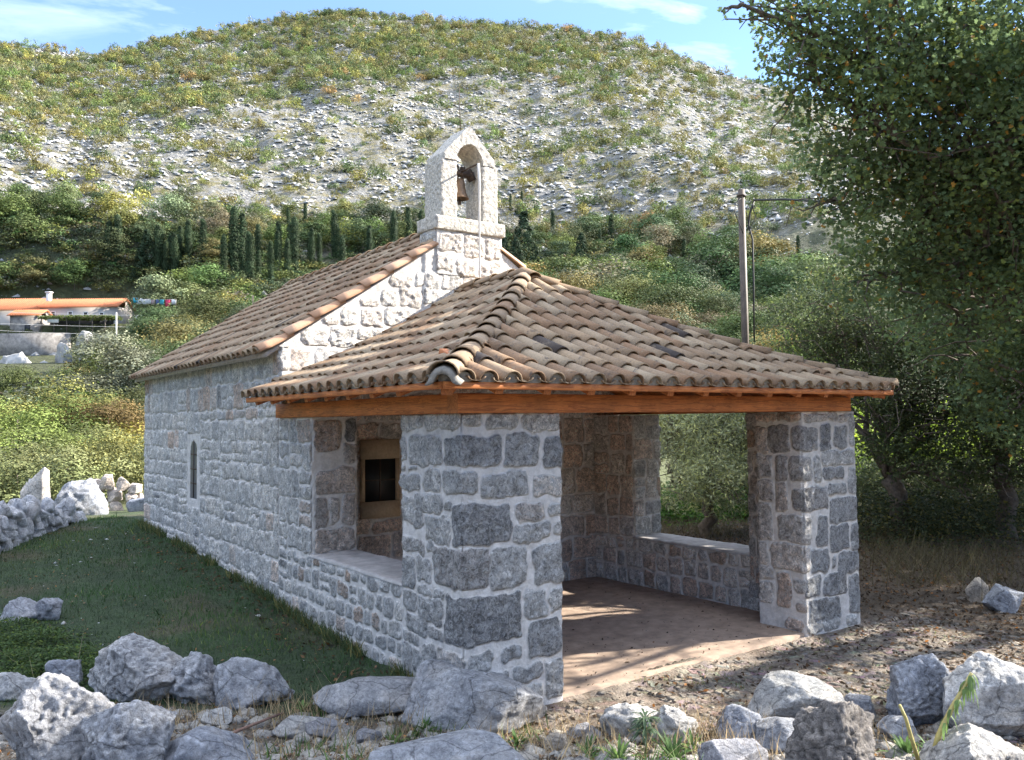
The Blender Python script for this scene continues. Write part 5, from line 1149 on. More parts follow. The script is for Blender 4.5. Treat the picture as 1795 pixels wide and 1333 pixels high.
mb = [(at(1440, 40, 8.6), .75, .75, .6), (at(1560, 60, 8.6), 1.0, 1.0, .8), (at(1700, 40, 9), 1.2, 1.1, 1.0), (at(1420, 140, 9), .55, .6, .5), (at(1540, 220, 9.2), .95, 1.0, .8), (at(1680, 210, 9.4), 1.2, 1.2, 1.0), (at(1810, 160, 9.6), 1.2, 1.2, 1.2),
      (at(1500, 320, 9.6), .62, .8, .6), (at(1600, 380, 9.8), .9, 1.0, .8), (at(1740, 380, 10), 1.15, 1.1, 1.0), (at(1545, 480, 10.2), .6, .8, .6), (at(1670, 520, 10.4), .95, 1.0, .8), (at(1800, 540, 10.4), 1.1, 1.1, 1.0),
      (at(1900, 300, 10.4), 1.4, 1.4, 1.4), (at(1300, 8, 8.4), .28, .3, .16, .6), (at(1370, 15, 8.5), .35, .35, .22), (at(1730, 650, 10.8), .9, .9, .7), (at(1830, 700, 11), .9, .9, .8),
      ((12.5, -2.8, 5.2), 1.8, 1.7, 1.5), ((13.6, -1.0, 5.6), 1.8, 1.7, 1.5), ((12.0, -4.6, 5.2), 1.6, 1.5, 1.3), ((14.6, .9, 5.6), 1.8, 1.7, 1.5), ((8.3, -2.7, 6.0), 1.6, 1.5, 1.3), ((9.6, -1.8, 7.2), 1.7, 1.5, 1.2), ((9.3, .9, 4.7), 1.1, 1.0, .9), ((9.6, 1.2, 3.5), 1.0, .9, .7), ((9.0, -1.1, 3.9), 1.0, 1.0, .8), ((10.5, -1.9, 4.7), 1.2, 1.1, 1.0), ((11.8, .3, 5.9), 1.2, 1.1, 1.0), ((9.5, 1.0, 4.3), .9, .9, .7, 1.5), ((8.2, -1.9, 4.3), .9, .9, .8), ((10.4, -.4, 6.6), 1.6, 1.5, 1.4), ((8.8, -4.0, 6.4), 1.6, 1.3, 1.2), ((7.6, -1.6, 5.4), 1.2, 1.1, 1.0), ((10.6, -2.9, 7.6), 1.6, 1.6, 1.2)]
tree('maple_tree', 'big dark green maple with a few yellow and red leaves hanging over the right side', 'tree', (10.2, -1.2, 0.0), mb, 'maple', .056, 300000, (.155, .22, .10), MP, [.74, .16, .08, .02], 21, .24, keep_lit, (9.6, -.9, 2.9), clump=1.7, thin=-.27)
mb3 = [((17.6, .4, 4.9), 2.2, 2.2, 1.9), ((18.8, 2.6, 6.2), 2.4, 2.4, 2.0), ((19.2, -2.0, 6.6), 2.4, 2.4, 2.0), ((16.8, -1.9, 4.3), 1.8, 1.8, 1.5), ((20.5, 4.8, 6.0), 2.4, 2.4, 2.0)]
tree('maple_tree', 'third maple farther back beyond the right edge of the photo, shading the bank', 'tree', (18.6, .6, 0.1), mb3, 'maple', .15, 26000, (.13, .175, .075), MP, [.74, .16, .08, .02], 24, .24, None, (18.5, .6, 3.0), thin=-.3)
# a second maple outside the frame to the right, whose shade falls over the foreground
mb2 = [((6.8, -6.6, 5.2), 1.7, 1.6, 1.2), ((8.6, -7.4, 6.4), 1.9, 1.7, 1.4), ((5.6, -7.8, 4.8), 1.5, 1.4, 1.0), ((7.4, -5.2, 6.2), 1.5, 1.3, 1.1), ((9.0, -5.6, 7.0), 1.5, 1.4, 1.2), ((4.6, -5.9, 4.4), 1.0, 1.0, .8)]
def keep2(P, R):
    Q, t = sunfall(P, z=0.5); nq = fbm(np.stack([Q[:, 0]*1.1, Q[:, 1]*1.6, Q[:, 0]*0], -1), 3, 15); return (nq > -.02) & keep_lit(P, R)
tree('maple_tree', 'second maple with a tall trunk standing beyond the right edge of the photo', 'tree', (8.2, -7.6, 0.2), mb2, 'maple', .11, 26000, (.06, .085, .028), MP, [.66, .2, .12, .02], 22, .22, keep2, (7.9, -7.3, 3.0), clump=1.5)
OL = [(1, 1, 1), (1.5, 1.4, 1.0), (.6, .65, .6)]
def W2(px, dep): d = CAM+ray(px, 800)*dep; return (d[0], d[1], gz(d[0], d[1]))
# dark trees beyond the path, seen under the maple
def blobset(lst): return [(at(a, b_, c), *r_) for a, b_, c, *r_ in lst]
tree('holm_oak', 'dark bushy oak with a low curving trunk just right of the porch', 'tree', W2(1600, 15), blobset([(1440, 540, 16, 1.0, 1.2, .9), (1480, 640, 16, 1.3, 1.3, 1.0), (1560, 560, 15.5, 1.4, 1.3, 1.2), (1520, 740, 15, .9, 1.2, .7), (1620, 660, 15, 1.5, 1.4, 1.2), (1590, 760, 14.5, .9, 1.1, .6), (1680, 750, 14.5, 1.1, 1.2, .8), (1410, 600, 17, .7, .9, .6), (1640, 820, 14.2, .8, .9, .45), (1690, 850, 14.0, .6, .7, .35), (1560, 690, 14.6, 1.0, 1.0, .7)]),
     'oval', .075, 70000, (.10, .13, .06), OL, [.65, .2, .15], 31, .17, keep_lit, tuple(at(1555, 838, 15)), light=None)
tree('holm_oak', 'dark oak with a forked trunk near the right edge under the maple', 'tree', W2(1765, 14), blobset([(1740, 620, 14.5, 1.2, 1.2, 1.0), (1790, 700, 14, 1.2, 1.2, .9), (1700, 690, 14.5, 1.0, 1.1, .8), (1850, 780, 13.5, 1.1, 1.1, .8), (1720, 760, 13.8, .7, .8, .4), (1860, 640, 14, 1.2, 1.2, 1.0), (1730, 830, 13.6, .5, .6, .35), (1810, 850, 13.4, .5, .6, .35)]),
     'oval', .07, 42000, (.09, .115, .052), OL, [.65, .2, .15], 32, .15, keep_lit, tuple(at(1762, 830, 14)))
tree('olive_tree', 'silvery olive tree seen through the right opening of the porch', 'tree', W2(1240, 15.5), blobset([(1190, 760, 15.5, .7, .8, .7), (1250, 770, 15.5, .9, .9, .8), (1320, 760, 16, .9, .9, .8), (1220, 830, 15, .6, .7, .5), (1390, 740, 17, .9, .9, .9), (1130, 740, 16.5, .8, .8, .7), (1180, 850, 14.8, .6, .7, .5), (1260, 850, 14.8, .7, .7, .55), (1320, 850, 15, .7, .7, .6), (1220, 720, 16, .9, .9, .7), (1290, 720, 16.5, 1, 1, .8)]),
     'narrow', .10, 52000, (.30, .33, .20), OL, [.6, .25, .15], 33, .12, None, tuple(at(1245, 860, 15.5)))
leafy_patch('ivy_undergrowth', [(1180, 905), (1220, 900), (1265, 905), (1300, 900), (1150, 910), (1340, 905)], 2200, .09, .75, .5, (.075, .16, .03), 'bright green ivy covered bank seen through the right opening', 'undergrowth', 2)
leafy_patch('bramble_bush', [(1530, 925), (1600, 930), (1680, 925), (1760, 935), (1640, 945), (1720, 950), (1560, 950), (1800, 930)], 2300, .07, .8, .55, (.05, .065, .03), 'dark tangled brambles and dry grass on the bank right of the porch', 'bush', 3, cols=[(1, 1, 1), (2.4, 1.7, .9), (.6, .6, .6)], p=[.6, .2, .2])
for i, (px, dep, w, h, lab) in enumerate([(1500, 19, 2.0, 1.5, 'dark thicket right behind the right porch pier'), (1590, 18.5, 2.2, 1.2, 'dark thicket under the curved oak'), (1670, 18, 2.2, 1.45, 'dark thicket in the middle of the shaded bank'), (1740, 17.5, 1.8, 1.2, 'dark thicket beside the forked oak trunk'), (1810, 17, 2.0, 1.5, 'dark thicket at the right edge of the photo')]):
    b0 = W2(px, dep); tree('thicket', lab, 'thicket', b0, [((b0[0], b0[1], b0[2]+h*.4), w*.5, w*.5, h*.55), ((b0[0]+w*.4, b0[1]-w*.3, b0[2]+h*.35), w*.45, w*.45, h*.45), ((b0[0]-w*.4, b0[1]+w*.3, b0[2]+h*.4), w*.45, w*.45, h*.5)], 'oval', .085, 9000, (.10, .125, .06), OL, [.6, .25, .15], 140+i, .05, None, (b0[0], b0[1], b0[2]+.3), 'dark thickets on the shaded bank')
dry_tufts('bank_grass', [(1530, 960), (1580, 980), (1640, 990), (1700, 980), (1760, 1000), (1550, 940), (1240, 935), (1180, 935), (1290, 940), (1600, 1010), (1680, 1020)], 260, .35, (.10, .085, .045), 11, 1.5, .45, .3)
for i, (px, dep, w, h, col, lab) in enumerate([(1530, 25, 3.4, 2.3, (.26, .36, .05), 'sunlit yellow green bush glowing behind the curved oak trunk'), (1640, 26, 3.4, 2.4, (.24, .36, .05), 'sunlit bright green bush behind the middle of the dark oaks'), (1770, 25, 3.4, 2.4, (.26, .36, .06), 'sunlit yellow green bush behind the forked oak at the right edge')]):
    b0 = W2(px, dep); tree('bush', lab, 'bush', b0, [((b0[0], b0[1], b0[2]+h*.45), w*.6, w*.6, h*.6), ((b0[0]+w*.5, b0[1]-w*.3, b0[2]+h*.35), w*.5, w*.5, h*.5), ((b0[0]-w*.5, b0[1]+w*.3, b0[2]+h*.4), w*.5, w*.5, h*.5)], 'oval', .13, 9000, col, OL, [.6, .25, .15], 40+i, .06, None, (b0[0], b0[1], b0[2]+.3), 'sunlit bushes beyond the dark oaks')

# ------------------------------------------------------------ crowns shared by the farther trees
def crown(kind, n, leaf, seed, lk='tri'):
    R = np.random.RandomState(seed); P = []; Nn = []; G = []
    if kind == 'round':
        B = []
        for i in range(22):
            t = R.uniform(0, 6.28); z = R.uniform(.22, .86); r = .34*math.sin(math.pi*min(1, z*.9+.12))*R.uniform(.4, 1.05); B.append((r*math.cos(t), r*math.sin(t), z, R.uniform(.13, .23)))
    elif kind == 'bush':
        B = []
        for i in range(20):
            t = R.uniform(0, 6.28); r = .5*math.sqrt(R.uniform(0, 1)); B.append((r*math.cos(t), r*math.sin(t), R.uniform(.12, .62)*(1-r*.8), R.uniform(.15, .27)))
    elif kind == 'cypress':
        B = [(R.normal()*.012, R.normal()*.012, z, .095*math.sin(math.pi*min(1, (1-z)*.8+.1))**.7+.012) for z in np.linspace(.05, .97, 26)]
    else:
        B = []
        for z in np.linspace(.12, .95, 13):
            for k in range(6): t = R.uniform(0, 6.28); r = .26*(1-z)**.8; B.append((r*math.cos(t), r*math.sin(t), z, .05+.07*(1-z)))
    for k, (x, y, z, r) in enumerate(B):
        m = int(n/len(B)); d = R.normal(size=(m, 3)); d /= np.linalg.norm(d, axis=1)[:, None]; d[:, 2] = np.where(d[:, 2] < -.3, -d[:, 2], d[:, 2])
        q = np.array([x, y, z])+d*r*(R.uniform(.55, 1.08, m)[:, None])*(1+.3*fbm(d*3+k, 2, seed)[:, None]); P.append(q); Nn.append(d+R.normal(size=d.shape)*.28); G.append(np.full(m, R.uniform(.12, .85)))
    P = np.concatenate(P); Nn = np.concatenate(Nn); G = np.concatenate(G); P[:, 2] = np.maximum(P[:, 2], .0)
    if kind == 'cypress': Nn[:, 2] *= .3
    m = len(P); V, F, a = scatter(P, Nn, R.uniform(.6, 1.25, m)*leaf, lk, R, np.clip(G+R.uniform(-.25, .25, m), 0, 1))
    return V, F, a
def crown_mesh(nm, *a, **k): V, F, at_ = crown(*a, **k); return mesh(nm, V, F, M_FAR, at_)
CR = {'round': [crown_mesh('crown', 'round', 3600, .034, 200+i) for i in range(7)], 'fine': [crown_mesh('crown', 'round', 11000, .019, 260+i) for i in range(4)], 'cypress': [crown_mesh('crown', 'cypress', 4200, .024, 220+i) for i in range(3)],
      'conifer': [crown_mesh('crown', 'conifer', 3600, .034, 230+i) for i in range(3)]}
SH = [crown('bush', 360, .085, 240+i) for i in range(6)]; SHM = [mesh('shrub', v, f, M_FAR, a) for v, f, a in SH]
MIDM = [crown_mesh('crown', 'bush', 9000, .030, 250+i, 'oval') for i in range(4)]
b = MB(); b.tube([(0, 0, -.05), (.01, 0, .25), (0, .01, .6)], [.022, .016, .006], 6); V, F, A = b.data(); TRM = mesh('trunk', V, F, M_BARK, {'tone': A}, True)
COLS = {'dark green': (.085, .115, .05), 'green': (.135, .175, .06), 'olive green': (.18, .172, .066), 'grey green': (.20, .21, .125), 'yellow green': (.26, .25, .075), 'yellow': (.50, .40, .06), 'rust tinged': (.33, .22, .10)}
def region(px, py):
    if px < 70: a = 'at left edge'
    elif px < 260: a = 'above orange roofs' if py < 520 else 'beside orange roofs' if py < 640 else 'below orange roofs'
    elif px < 480: a = 'above chapel eaves'
    elif px < 740: a = 'left of bell gable'
    elif px < 900: a = 'behind bell gable'
    elif px < 1100: a = 'right of bell gable'
    elif px < 1290: a = 'left of utility pole'
    else: a = 'right of utility pole'
    c = 'on skyline' if py < 85 else 'high on slope' if py < 180 else 'halfway up slope' if py < 300 else 'low on slope' if py < 400 else 'in upper woods' if py < 470 else 'in middle woods' if py < 550 else 'at slope foot'
    return c+' '+a
_many = []
def many(o, look, noun, px, py): _many.append((o, look, noun, region(px, py), px))
def name_many():
    """repeats that would read alike are told apart by their order from the left"""
    D = {}
    for q in _many: D.setdefault((q[1], q[2], q[3]), []).append(q)
    num = ['zero', 'one', 'two', 'three', 'four', 'five', 'six', 'seven', 'eight', 'nine', 'ten', 'eleven', 'twelve', 'thirteen', 'fourteen', 'fifteen', 'sixteen', 'seventeen', 'eighteen', 'nineteen', 'twenty']; od = ['', 'leftmost', 'second', 'third', 'fourth', 'fifth', 'sixth', 'seventh', 'eighth', 'ninth', 'tenth', 'eleventh', 'twelfth', 'thirteenth', 'fourteenth', 'fifteenth', 'sixteenth', 'seventeenth', 'eighteenth', 'nineteenth']
    for (lk, noun, rg), L_ in D.items():
        L_.sort(key=lambda q: q[4]); n = len(L_); pl = noun+('es' if noun[-1] in 'sh' else 's')
        for i, q in enumerate(L_, 1):
            if n == 1: t = f'{lk} {noun} {rg}'
            elif n == 2: t = f'{"left" if i == 1 else "right"} one of two {lk} {pl} {rg}'
            else:
                w = 'leftmost' if i == 1 else 'rightmost' if i == n else od[min(i, 19)]+' from left'
                t = f'{w} of {num[min(n, 20)]} {lk} {pl} {rg}'
            q[0]['label'] = t
npx = np.random.RandomState(77)
def sample_base(n, r0, r1, x0=-60, x1=1500):
    px = npx.uniform(x0, x1, n); r = np.sqrt(npx.uniform(r0*r0, r1*r1, n)); d = np.stack([ray(p, 600) for p in px]); a = np.arctan2(d[:, 0], d[:, 1])
    X, Y = CAM[0]+r*np.sin(a), CAM[1]+r*np.cos(a); Z = ground_h(X, Y); P = np.stack([X, Y, Z], -1); qx, qy, dep = project(P); return P, qx, qy, r
def house_zone(x, y): return (x < 275) & (y > 515) & (y < 655)
# cypresses read off the photograph: x, base y, height in px
CY = [(190, 478, 82, 190), (206, 478, 92, 188), (282, 470, 62, 200), (330, 465, 70, 205), (356, 470, 78, 195), (410, 492, 116, 180), (424, 490, 104, 182), (438, 505, 88, 172), (452, 470, 70, 195), (488, 478, 80, 190), (474, 500, 70, 176), (516, 482, 92, 186), (535, 400, 40, 215), (586, 455, 78, 200),
      (600, 492, 70, 180), (648, 468, 66, 196), (560, 475, 60, 190), (692, 450, 60, 205), (716, 440, 70, 205), (738, 430, 56, 208), (762, 440, 60, 205), (505, 405, 38, 214), (1072, 430, 50, 210), (1052, 438, 34, 208), (1200, 462, 40, 200), (1276, 520, 46, 170), (1400, 458, 42, 200), (895, 370, 28, 230), (970, 420, 46, 210), (915, 360, 24, 235)]
_rc = random.Random(12)
CY += [(_rc.uniform(262, 735), _rc.uniform(452, 500), _rc.uniform(48, 84), 0) for _ in range(22)]
CYB = []
def stand(x, y):
    P_ = hit(x, y); return P_[0], P_[1], P_[2], (P_-CAM)@_fw
for i, (x, y, h, r) in enumerate(CY):
    X, Y, Z, dp = stand(x, y); H = h/FPX*dp*1.12; CYB.append((x, y, h, dp))
    nb = ['tall', 'slim', 'short'][0 if h > 85 else 1 if h > 55 else 2]
    o = tag(empty('cypress_tree', (X, Y, Z-.3), random.Random(i).uniform(0, 6)), None, 'cypress', 'cypresses in the tree belt'); many(o, nb+' dark', 'cypress', x, y)
    c = colorize(link('crown', CR['cypress'][i % 3], o, scale=(H*(1.0 if h < 60 else .85)*(.85+.35*((i*37) % 10)/10), H*(1.0 if h < 60 else .85), H)), (.036, .056, .026)); t = link('trunk', TRM, o, scale=(H*.4, H*.4, H*.3))
for i, (x, y, h, r) in enumerate([(920, 470, 90, 195), (878, 474, 70, 198), (905, 482, 60, 190), (868, 440, 60, 205), (1020, 470, 56, 198), (258, 480, 70, 190), (300, 478, 60, 195), (246, 500, 60, 180), (770, 478, 60, 195), (800, 480, 60, 190), (690, 490, 60, 185)]):
    X, Y, Z, dp = stand(x, y); H = h/FPX*dp*1.15; CYB.append((x, y, h, dp))
    o = tag(empty('conifer_tree', (X, Y, Z-.3), i), None, 'conifer', 'conifers in the tree belt'); many(o, ('tall' if h > 65 else 'small')+' pointed', 'conifer', x, y)
    colorize(link('crown', CR['conifer'][i % 3], o, scale=(H*.95, H*.95, H)), (.035, .055, .028)); link('trunk', TRM, o, scale=(H*.5, H*.5, H*.3))
# broadleaf trees of the belt
P, qx, qy, r = sample_base(2600, 62, 214); ok = ~house_zone(qx, qy) & (qx > -60) & (qx < 1480); den = fbm(P/22.0*[1, 1, 0], 3, 61)
top = np.interp(qx, [0, 250, 420, 760, 900, 1000, 1200, 1300, 1480], [372, 400, 400, 415, 430, 425, 420, 470, 475]); ok &= (qy > top+12*npx.normal(size=len(P))); ok &= ~((qx > 80) & (qx < 160) & (qy > 420) & (qy < 520) & (npx.uniform(0, 1, len(P)) < .6))
idx = []; 
HT = npx.uniform(6.0, 10.5, len(P)); HT = HT*np.where(r > 170, .82, 1)*np.where(r < 90, .7, 1)
tp = qy-HT/r*FPX; hid = (r < 150) & (tp < np.interp(qx, [0, 150, 165, 240, 262, 330, 345, 480, 740, 760], [650, 632, 578, 570, 538, 536, 520, 515, 470, 0])); ok &= ~hid & ~(tp > np.interp(qx, [0, 235, 240, 480, 750, 770, 900, 1000, 1560], [900, 900, 665, 535, 435, 430, 470, 488, 655])) & (qx < 1440)
for x, y, h, dp in CYB: ok &= ~((np.abs(qx-x) < 9+HT*.55/r*FPX) & (r < dp+25) & (qy > y-4) & (qy-HT/r*FPX < y-h*.45))
for k in np.where(ok)[0]:
    if all((P[k, 0]-P[j, 0])**2+(P[k, 1]-P[j, 1])**2 > (2.2+r[k]*.016)**2 for j in idx): idx.append(k)
    if len(idx) >= 292: break
cn_ = ['dark green', 'green', 'olive green', 'grey green', 'yellow green', 'yellow', 'rust tinged']
for i, k in enumerate(idx):
    H = HT[k]; c = cn_[npx.choice(7, p=[.40, .27, .16, .12, .035, .005, .01])]; sz = 'large' if H > 8.6 else 'medium' if H > 6.5 else 'small'
    o = tag(empty('broadleaf_tree', (P[k, 0], P[k, 1], P[k, 2]-.4), npx.uniform(0, 6)), None, 'tree', 'broadleaf trees of the belt below the rocky slope'); many(o, sz+' '+c, 'tree', qx[k], qy[k])
    w = H*npx.uniform(1.35, 1.75); jit = npx.uniform(.85, 1.15, 3)
    colorize(link('crown', CR['round'][i % 7] if r[k] > 125 else CR['fine'][i % 4], o, scale=(w, w, H)), tuple(np.array(COLS[c])*jit)); link('trunk', TRM, o, scale=(H*.6, H*.6, H*.6))
print('belt', len(idx))
# bushes of the rocky slope: the 295 that show largest are things, the rest one mass
P, qx, qy, r = sample_base(19000, 200, 474); u = npx.uniform(0, 1, len(P)); nse = fbm(P/26.0, 3, 64); nsf = fbm(P/90.0, 2, 65)
pr = np.interp(qy, [10, 60, 120, 180, 240, 320, 380, 440, 500], [.50, .46, .38, .28, .18, .15, .22, .45, .6])*(1+.8*nse+.45*nsf)
pr *= np.where((qx < 420) & (qy < 260) & (qy > 110), 1.25, 1); ok = (u < pr) & (qx > -60) & (qx < 1460)
P, qx, qy, r = P[ok], qx[ok], qy[ok], r[ok]; Hs = np.exp(npx.normal(size=len(P))*.42)*2.35*(1+.15*(qy < 150)); Hs = np.minimum(Hs, 5.2); ci = npx.choice(7, len(P), p=[.14, .27, .40, .13, .055, .0, .005])
def low_occluded(x, y): return (y > np.interp(x, [240, 480, 750, 900, 1000, 1560], [670, 540, 440, 450, 490, 660]))
vis = Hs/r*(~low_occluded(qx, qy)); order = np.argsort(-vis); big = order[:290]; rest = order[290:]; print('slope', len(P))
for i, k in enumerate(big):
    c = cn_[ci[k]]; sz = 'large' if Hs[k] > 4.0 else 'medium'
    o = link('slope_bush', SHM[i % 6], None, (P[k, 0], P[k, 1], P[k, 2]-.3), npx.uniform(0, 6), (Hs[k]*1.25, Hs[k]*1.25, Hs[k]*1.5))
    tag(colorize(o, tuple(np.array(COLS[c])*npx.uniform(.95, 1.35)*npx.uniform(.93, 1.07, 3)*[1.03, 1, .97])), None, 'bush', 'bushes on the rocky slope'); many(o, sz+' '+c, 'bush', qx[k], qy[k])
V, F, lv, hv, n0 = [], [], [], [], 0
for i, k in enumerate(rest):
    v, f, a = SH[i % 6]; th = npx.uniform(0, 6); c_, s_ = math.cos(th), math.sin(th); q = v*[Hs[k]*1.25, Hs[k]*1.25, Hs[k]*1.5]
    V.append(np.stack([q[:, 0]*c_-q[:, 1]*s_, q[:, 0]*s_+q[:, 1]*c_, q[:, 2]], -1)+P[k]-[0, 0, .3]); F.append(f+n0); n0 += len(v); lv.append(a['lv']); hv.append(np.tile(np.array(COLS[cn_[ci[k]]])*npx.uniform(.95, 1.35)*npx.uniform(.93, 1.07, 3)*[1.03, 1, .97]*5, (len(v), 1)))
o = link('slope_scrub', mesh('slope_scrub', np.concatenate(V), np.concatenate(F), M_FAR, {'lv': np.concatenate(lv), 'hv': np.concatenate(hv)})); o['kind'] = 'stuff'; colorize(o, (.2, .2, .2))
# undergrowth filling the tree belt
P, qx, qy, r = sample_base(8500, 58, 216); ok = ~house_zone(qx, qy) & (qx < 1480) & (qy > np.interp(qx, [0, 250, 420, 760, 900, 1000, 1200, 1300, 1480], [365, 392, 392, 405, 420, 415, 412, 460, 465])); ok &= npx.uniform(0, 1, len(P)) < np.where(qx < 230, 1, .25+.75*ss(-.2, .2, fbm(P/12., 2, 68))); ok &= ~((r < 150) & (qy-3.4/r*FPX < np.interp(qx, [0, 150, 165, 240, 262, 330, 345], [650, 632, 578, 570, 538, 536, 0]))); P = P[ok]; V, F, lv, hv, n0 = [], [], [], [], 0
for i in range(len(P)):
    v, f, a = SH[i % 6]; h = npx.uniform(1.4, 3.4); th = npx.uniform(0, 6); c_, s_ = math.cos(th), math.sin(th); q = v*[h*1.7, h*1.7, h*1.2]
    V.append(np.stack([q[:, 0]*c_-q[:, 1]*s_, q[:, 0]*s_+q[:, 1]*c_, q[:, 2]], -1)+P[i]-[0, 0, .3]); F.append(f+n0); n0 += len(v); lv.append(a['lv']); hv.append(np.tile(np.array(COLS[cn_[npx.choice(7, p=[.42, .27, .16, .11, .04, 0, 0])]])*npx.uniform(.8, 1.15, 3)*5, (len(v), 1)))
o = link('belt_scrub', mesh('belt_scrub', np.concatenate(V), np.concatenate(F), M_FAR, {'lv': np.concatenate(lv), 'hv': np.concatenate(hv)})); o['kind'] = 'stuff'; colorize(o, (.2, .2, .2))
# loose rock of the slope
def slope_rocks(n, r0, r1, smin, smax, seed, name):
    global npx
    P, qx, qy, r = sample_base(n, r0, r1, -80, 1500); ok = (fbm(P/7.0, 2, 66) > -.25) & ~((r < 205) & (npx.uniform(0, 1, len(r)) < .75)); P = P[ok]; n = len(P); T = np.array([(1, 0, 0), (-.5, .9, 0), (-.5, -.9, 0), (.1, .1, 1), (.6, .6, .45), (-.9, .1, .5)], float)
    F = np.array([(0, 4, 3), (4, 1, 3), (1, 5, 3), (5, 2, 3), (2, 0, 3), (0, 1, 4), (1, 2, 5)]); k = len(T); s = (smin+(smax-smin)*npx.uniform(0, 1, n)**5)[:, None, None]; th = npx.uniform(0, 6.28, n); c_, s_ = np.cos(th)[:, None], np.sin(th)[:, None]
    J = T[None]*(1+.35*npx.uniform(-1, 1, (n, k, 3)))*s*np.array([1, 1, .75]); V = np.stack([J[..., 0]*c_-J[..., 1]*s_, J[..., 0]*s_+J[..., 1]*c_, J[..., 2]], -1)+(P-[0, 0, .1])[:, None]
    o = link(name, mesh(name, V.reshape(-1, 3), (F[None]+k*np.arange(n)[:, None, None]).reshape(-1, 3), M_SROCK)); o['kind'] = 'stuff'; return o
M_SROCK = simple('slope_limestone', (.37, .36, .345), .95, .35, .5, bs=0)
slope_rocks(130000, 150, 474, .15, 1.25, 1, 'slope_rubble')

# ------------------------------------------------------------ middle distance bushes at the left and behind the roof
for i, (px, py, dep, w, h, c, lab) in enumerate([
    (30, 850, 22, 3.2, 1.6, (.15, .17, .07), 'grey green olive bush at the left edge behind the upright pale stone'), (120, 850, 23.5, 3.4, 1.7, (.17, .18, .08), 'pale olive bush right above the largest boulder of the dry stone wall'), (195, 850, 24, 3.0, 1.7, (.17, .17, .06), 'yellow tinged bush behind the heap of clean pale stones'),
    (245, 850, 25, 2.6, 1.6, (.14, .16, .075), 'silvery bush touching the far corner of the chapel'), (75, 800, 27, 4.4, 1.7, (.17, .175, .07), 'broad yellowish bush in the second row behind the dry stone wall'), (175, 790, 28, 4.0, 1.8, (.16, .18, .07), 'feathery olive bush in the second row left of the chapel'),
    (240, 780, 30, 3.6, 1.7, (.24, .21, .05), 'bright yellow leafed bush in the second row beside the chapel wall'), (10, 780, 32, 4.6, 2.0, (.16, .20, .055), 'bright green bush at the left edge above the olive bushes'), (120, 765, 36, 5.0, 2.0, (.14, .155, .06), 'broad bush in the third row under the dark trees'),
    (30, 735, 46, 6.0, 2.8, (.14, .18, .05), 'large light green bush at the left edge below the rock terrace'), (110, 735, 50, 6.0, 3.0, (.19, .19, .06), 'round yellow green bush below the rock terrace'), (190, 740, 48, 5.0, 2.2, (.17, .12, .05), 'rust brown vine hedge just left of the chapel eaves'),
    (240, 735, 52, 5.0, 3.6, (.12, .13, .055), 'dark green bush touching the far eaves of the chapel'),
    (1020, 640, 60, 9, 5.0, (.13, .15, .07), 'rounded grey green bush rising behind the porch ridge'), (1110, 650, 55, 9, 5.6, (.12, .15, .05), 'wide green bush behind the middle of the porch roof'), (1200, 660, 50, 8, 4.2, (.14, .17, .055), 'light green bush behind the porch roof left of the utility pole'),
    (1230, 690, 42, 4.4, 3.6, (.32, .30, .04), 'small bright yellow bush left of the utility pole'), (1345, 690, 42, 3.6, 4.2, (.36, .32, .03), 'bright yellow bush just right of the utility pole'), (1400, 690, 46, 7.0, 5.4, (.15, .20, .05), 'light green rounded tree right of the utility pole'), (1290, 700, 38, 5.0, 3.0, (.11, .14, .05), 'dark green bush behind the foot of the utility pole')]):
    d = ray(px, py); a = math.atan2(d[0], d[1]); X, Y = CAM[0]+dep*math.sin(a), CAM[1]+dep*math.cos(a); o = tag(empty('bush', (X, Y, gz(X, Y)-.1), i*1.3), lab, 'bush', 'bushes in the valley behind the chapel')
    colorize(link('crown', MIDM[i % 4], o, scale=(w, w, h*1.5)), c); link('trunk', TRM, o, scale=(w*.5, w*.5, h))

# ------------------------------------------------------------ utility pole and wires
pp = W2(1315, 21.5); pr_b = at(1312, 790, 21.5); Tp = at(1299, 333, 21.5); base_ = np.array([pr_b[0], pr_b[1], gz(pr_b[0], pr_b[1])])
up_ = tag(empty('utility_pole', tuple(base_)), 'weathered wooden utility pole rising behind the right side of the porch roof', 'pole')
b = MB(); b.tube([(0, 0, -.3), tuple((Tp-base_)*.5), tuple(Tp-base_)], [.105, .095, .085], 14); b.build('post', wood_mat('old_pole', (.07, .052, .038), (.135, .10, .075), (6, 6, .6)), up_, True)
b = MB(); hh = Tp-base_; b.tube([hh*.985+_r*.0+FWH[0]*0-np.array([0, 0, .06]), hh*.985-np.array([0, 0, .02])], .118, 12); b.build('band', M_IRON, up_)
b = MB(); pts = [(1322, 600), (1321, 500), (1319, 420), (1312, 395), (1315, 372), (1322, 352)]; b.tube([at(x, y, 21.3)-base_ for x, y in pts], .024, 5)
b.tube([at(x, y, 21.3)-base_ for x, y in [(1299, 348), (1289, 356), (1288, 372), (1296, 392), (1303, 410)]], .012, 5); b.tube([at(x, y, 21.3)-base_ for x, y in [(1322, 352), (1312, 358), (1308, 372), (1312, 392), (1311, 405)]], .010, 5); b.tube([at(x, y, 21.3)-base_ for x, y in [(1322, 352), (1320, 366), (1325, 380), (1316, 398), (1313, 412)]], .012, 5)
b.build('service_cable', M_BLACK, up_)
b = MB(); b.tube([at(1322, 351, 21.3), at(1375, 350, 20), at(1430, 353, 19), at(1600, 362, 16)], .03, 6); tag(b.build('overhead_cable', M_BLACK), 'thick black cable running from the pole top into the maple', 'cable')
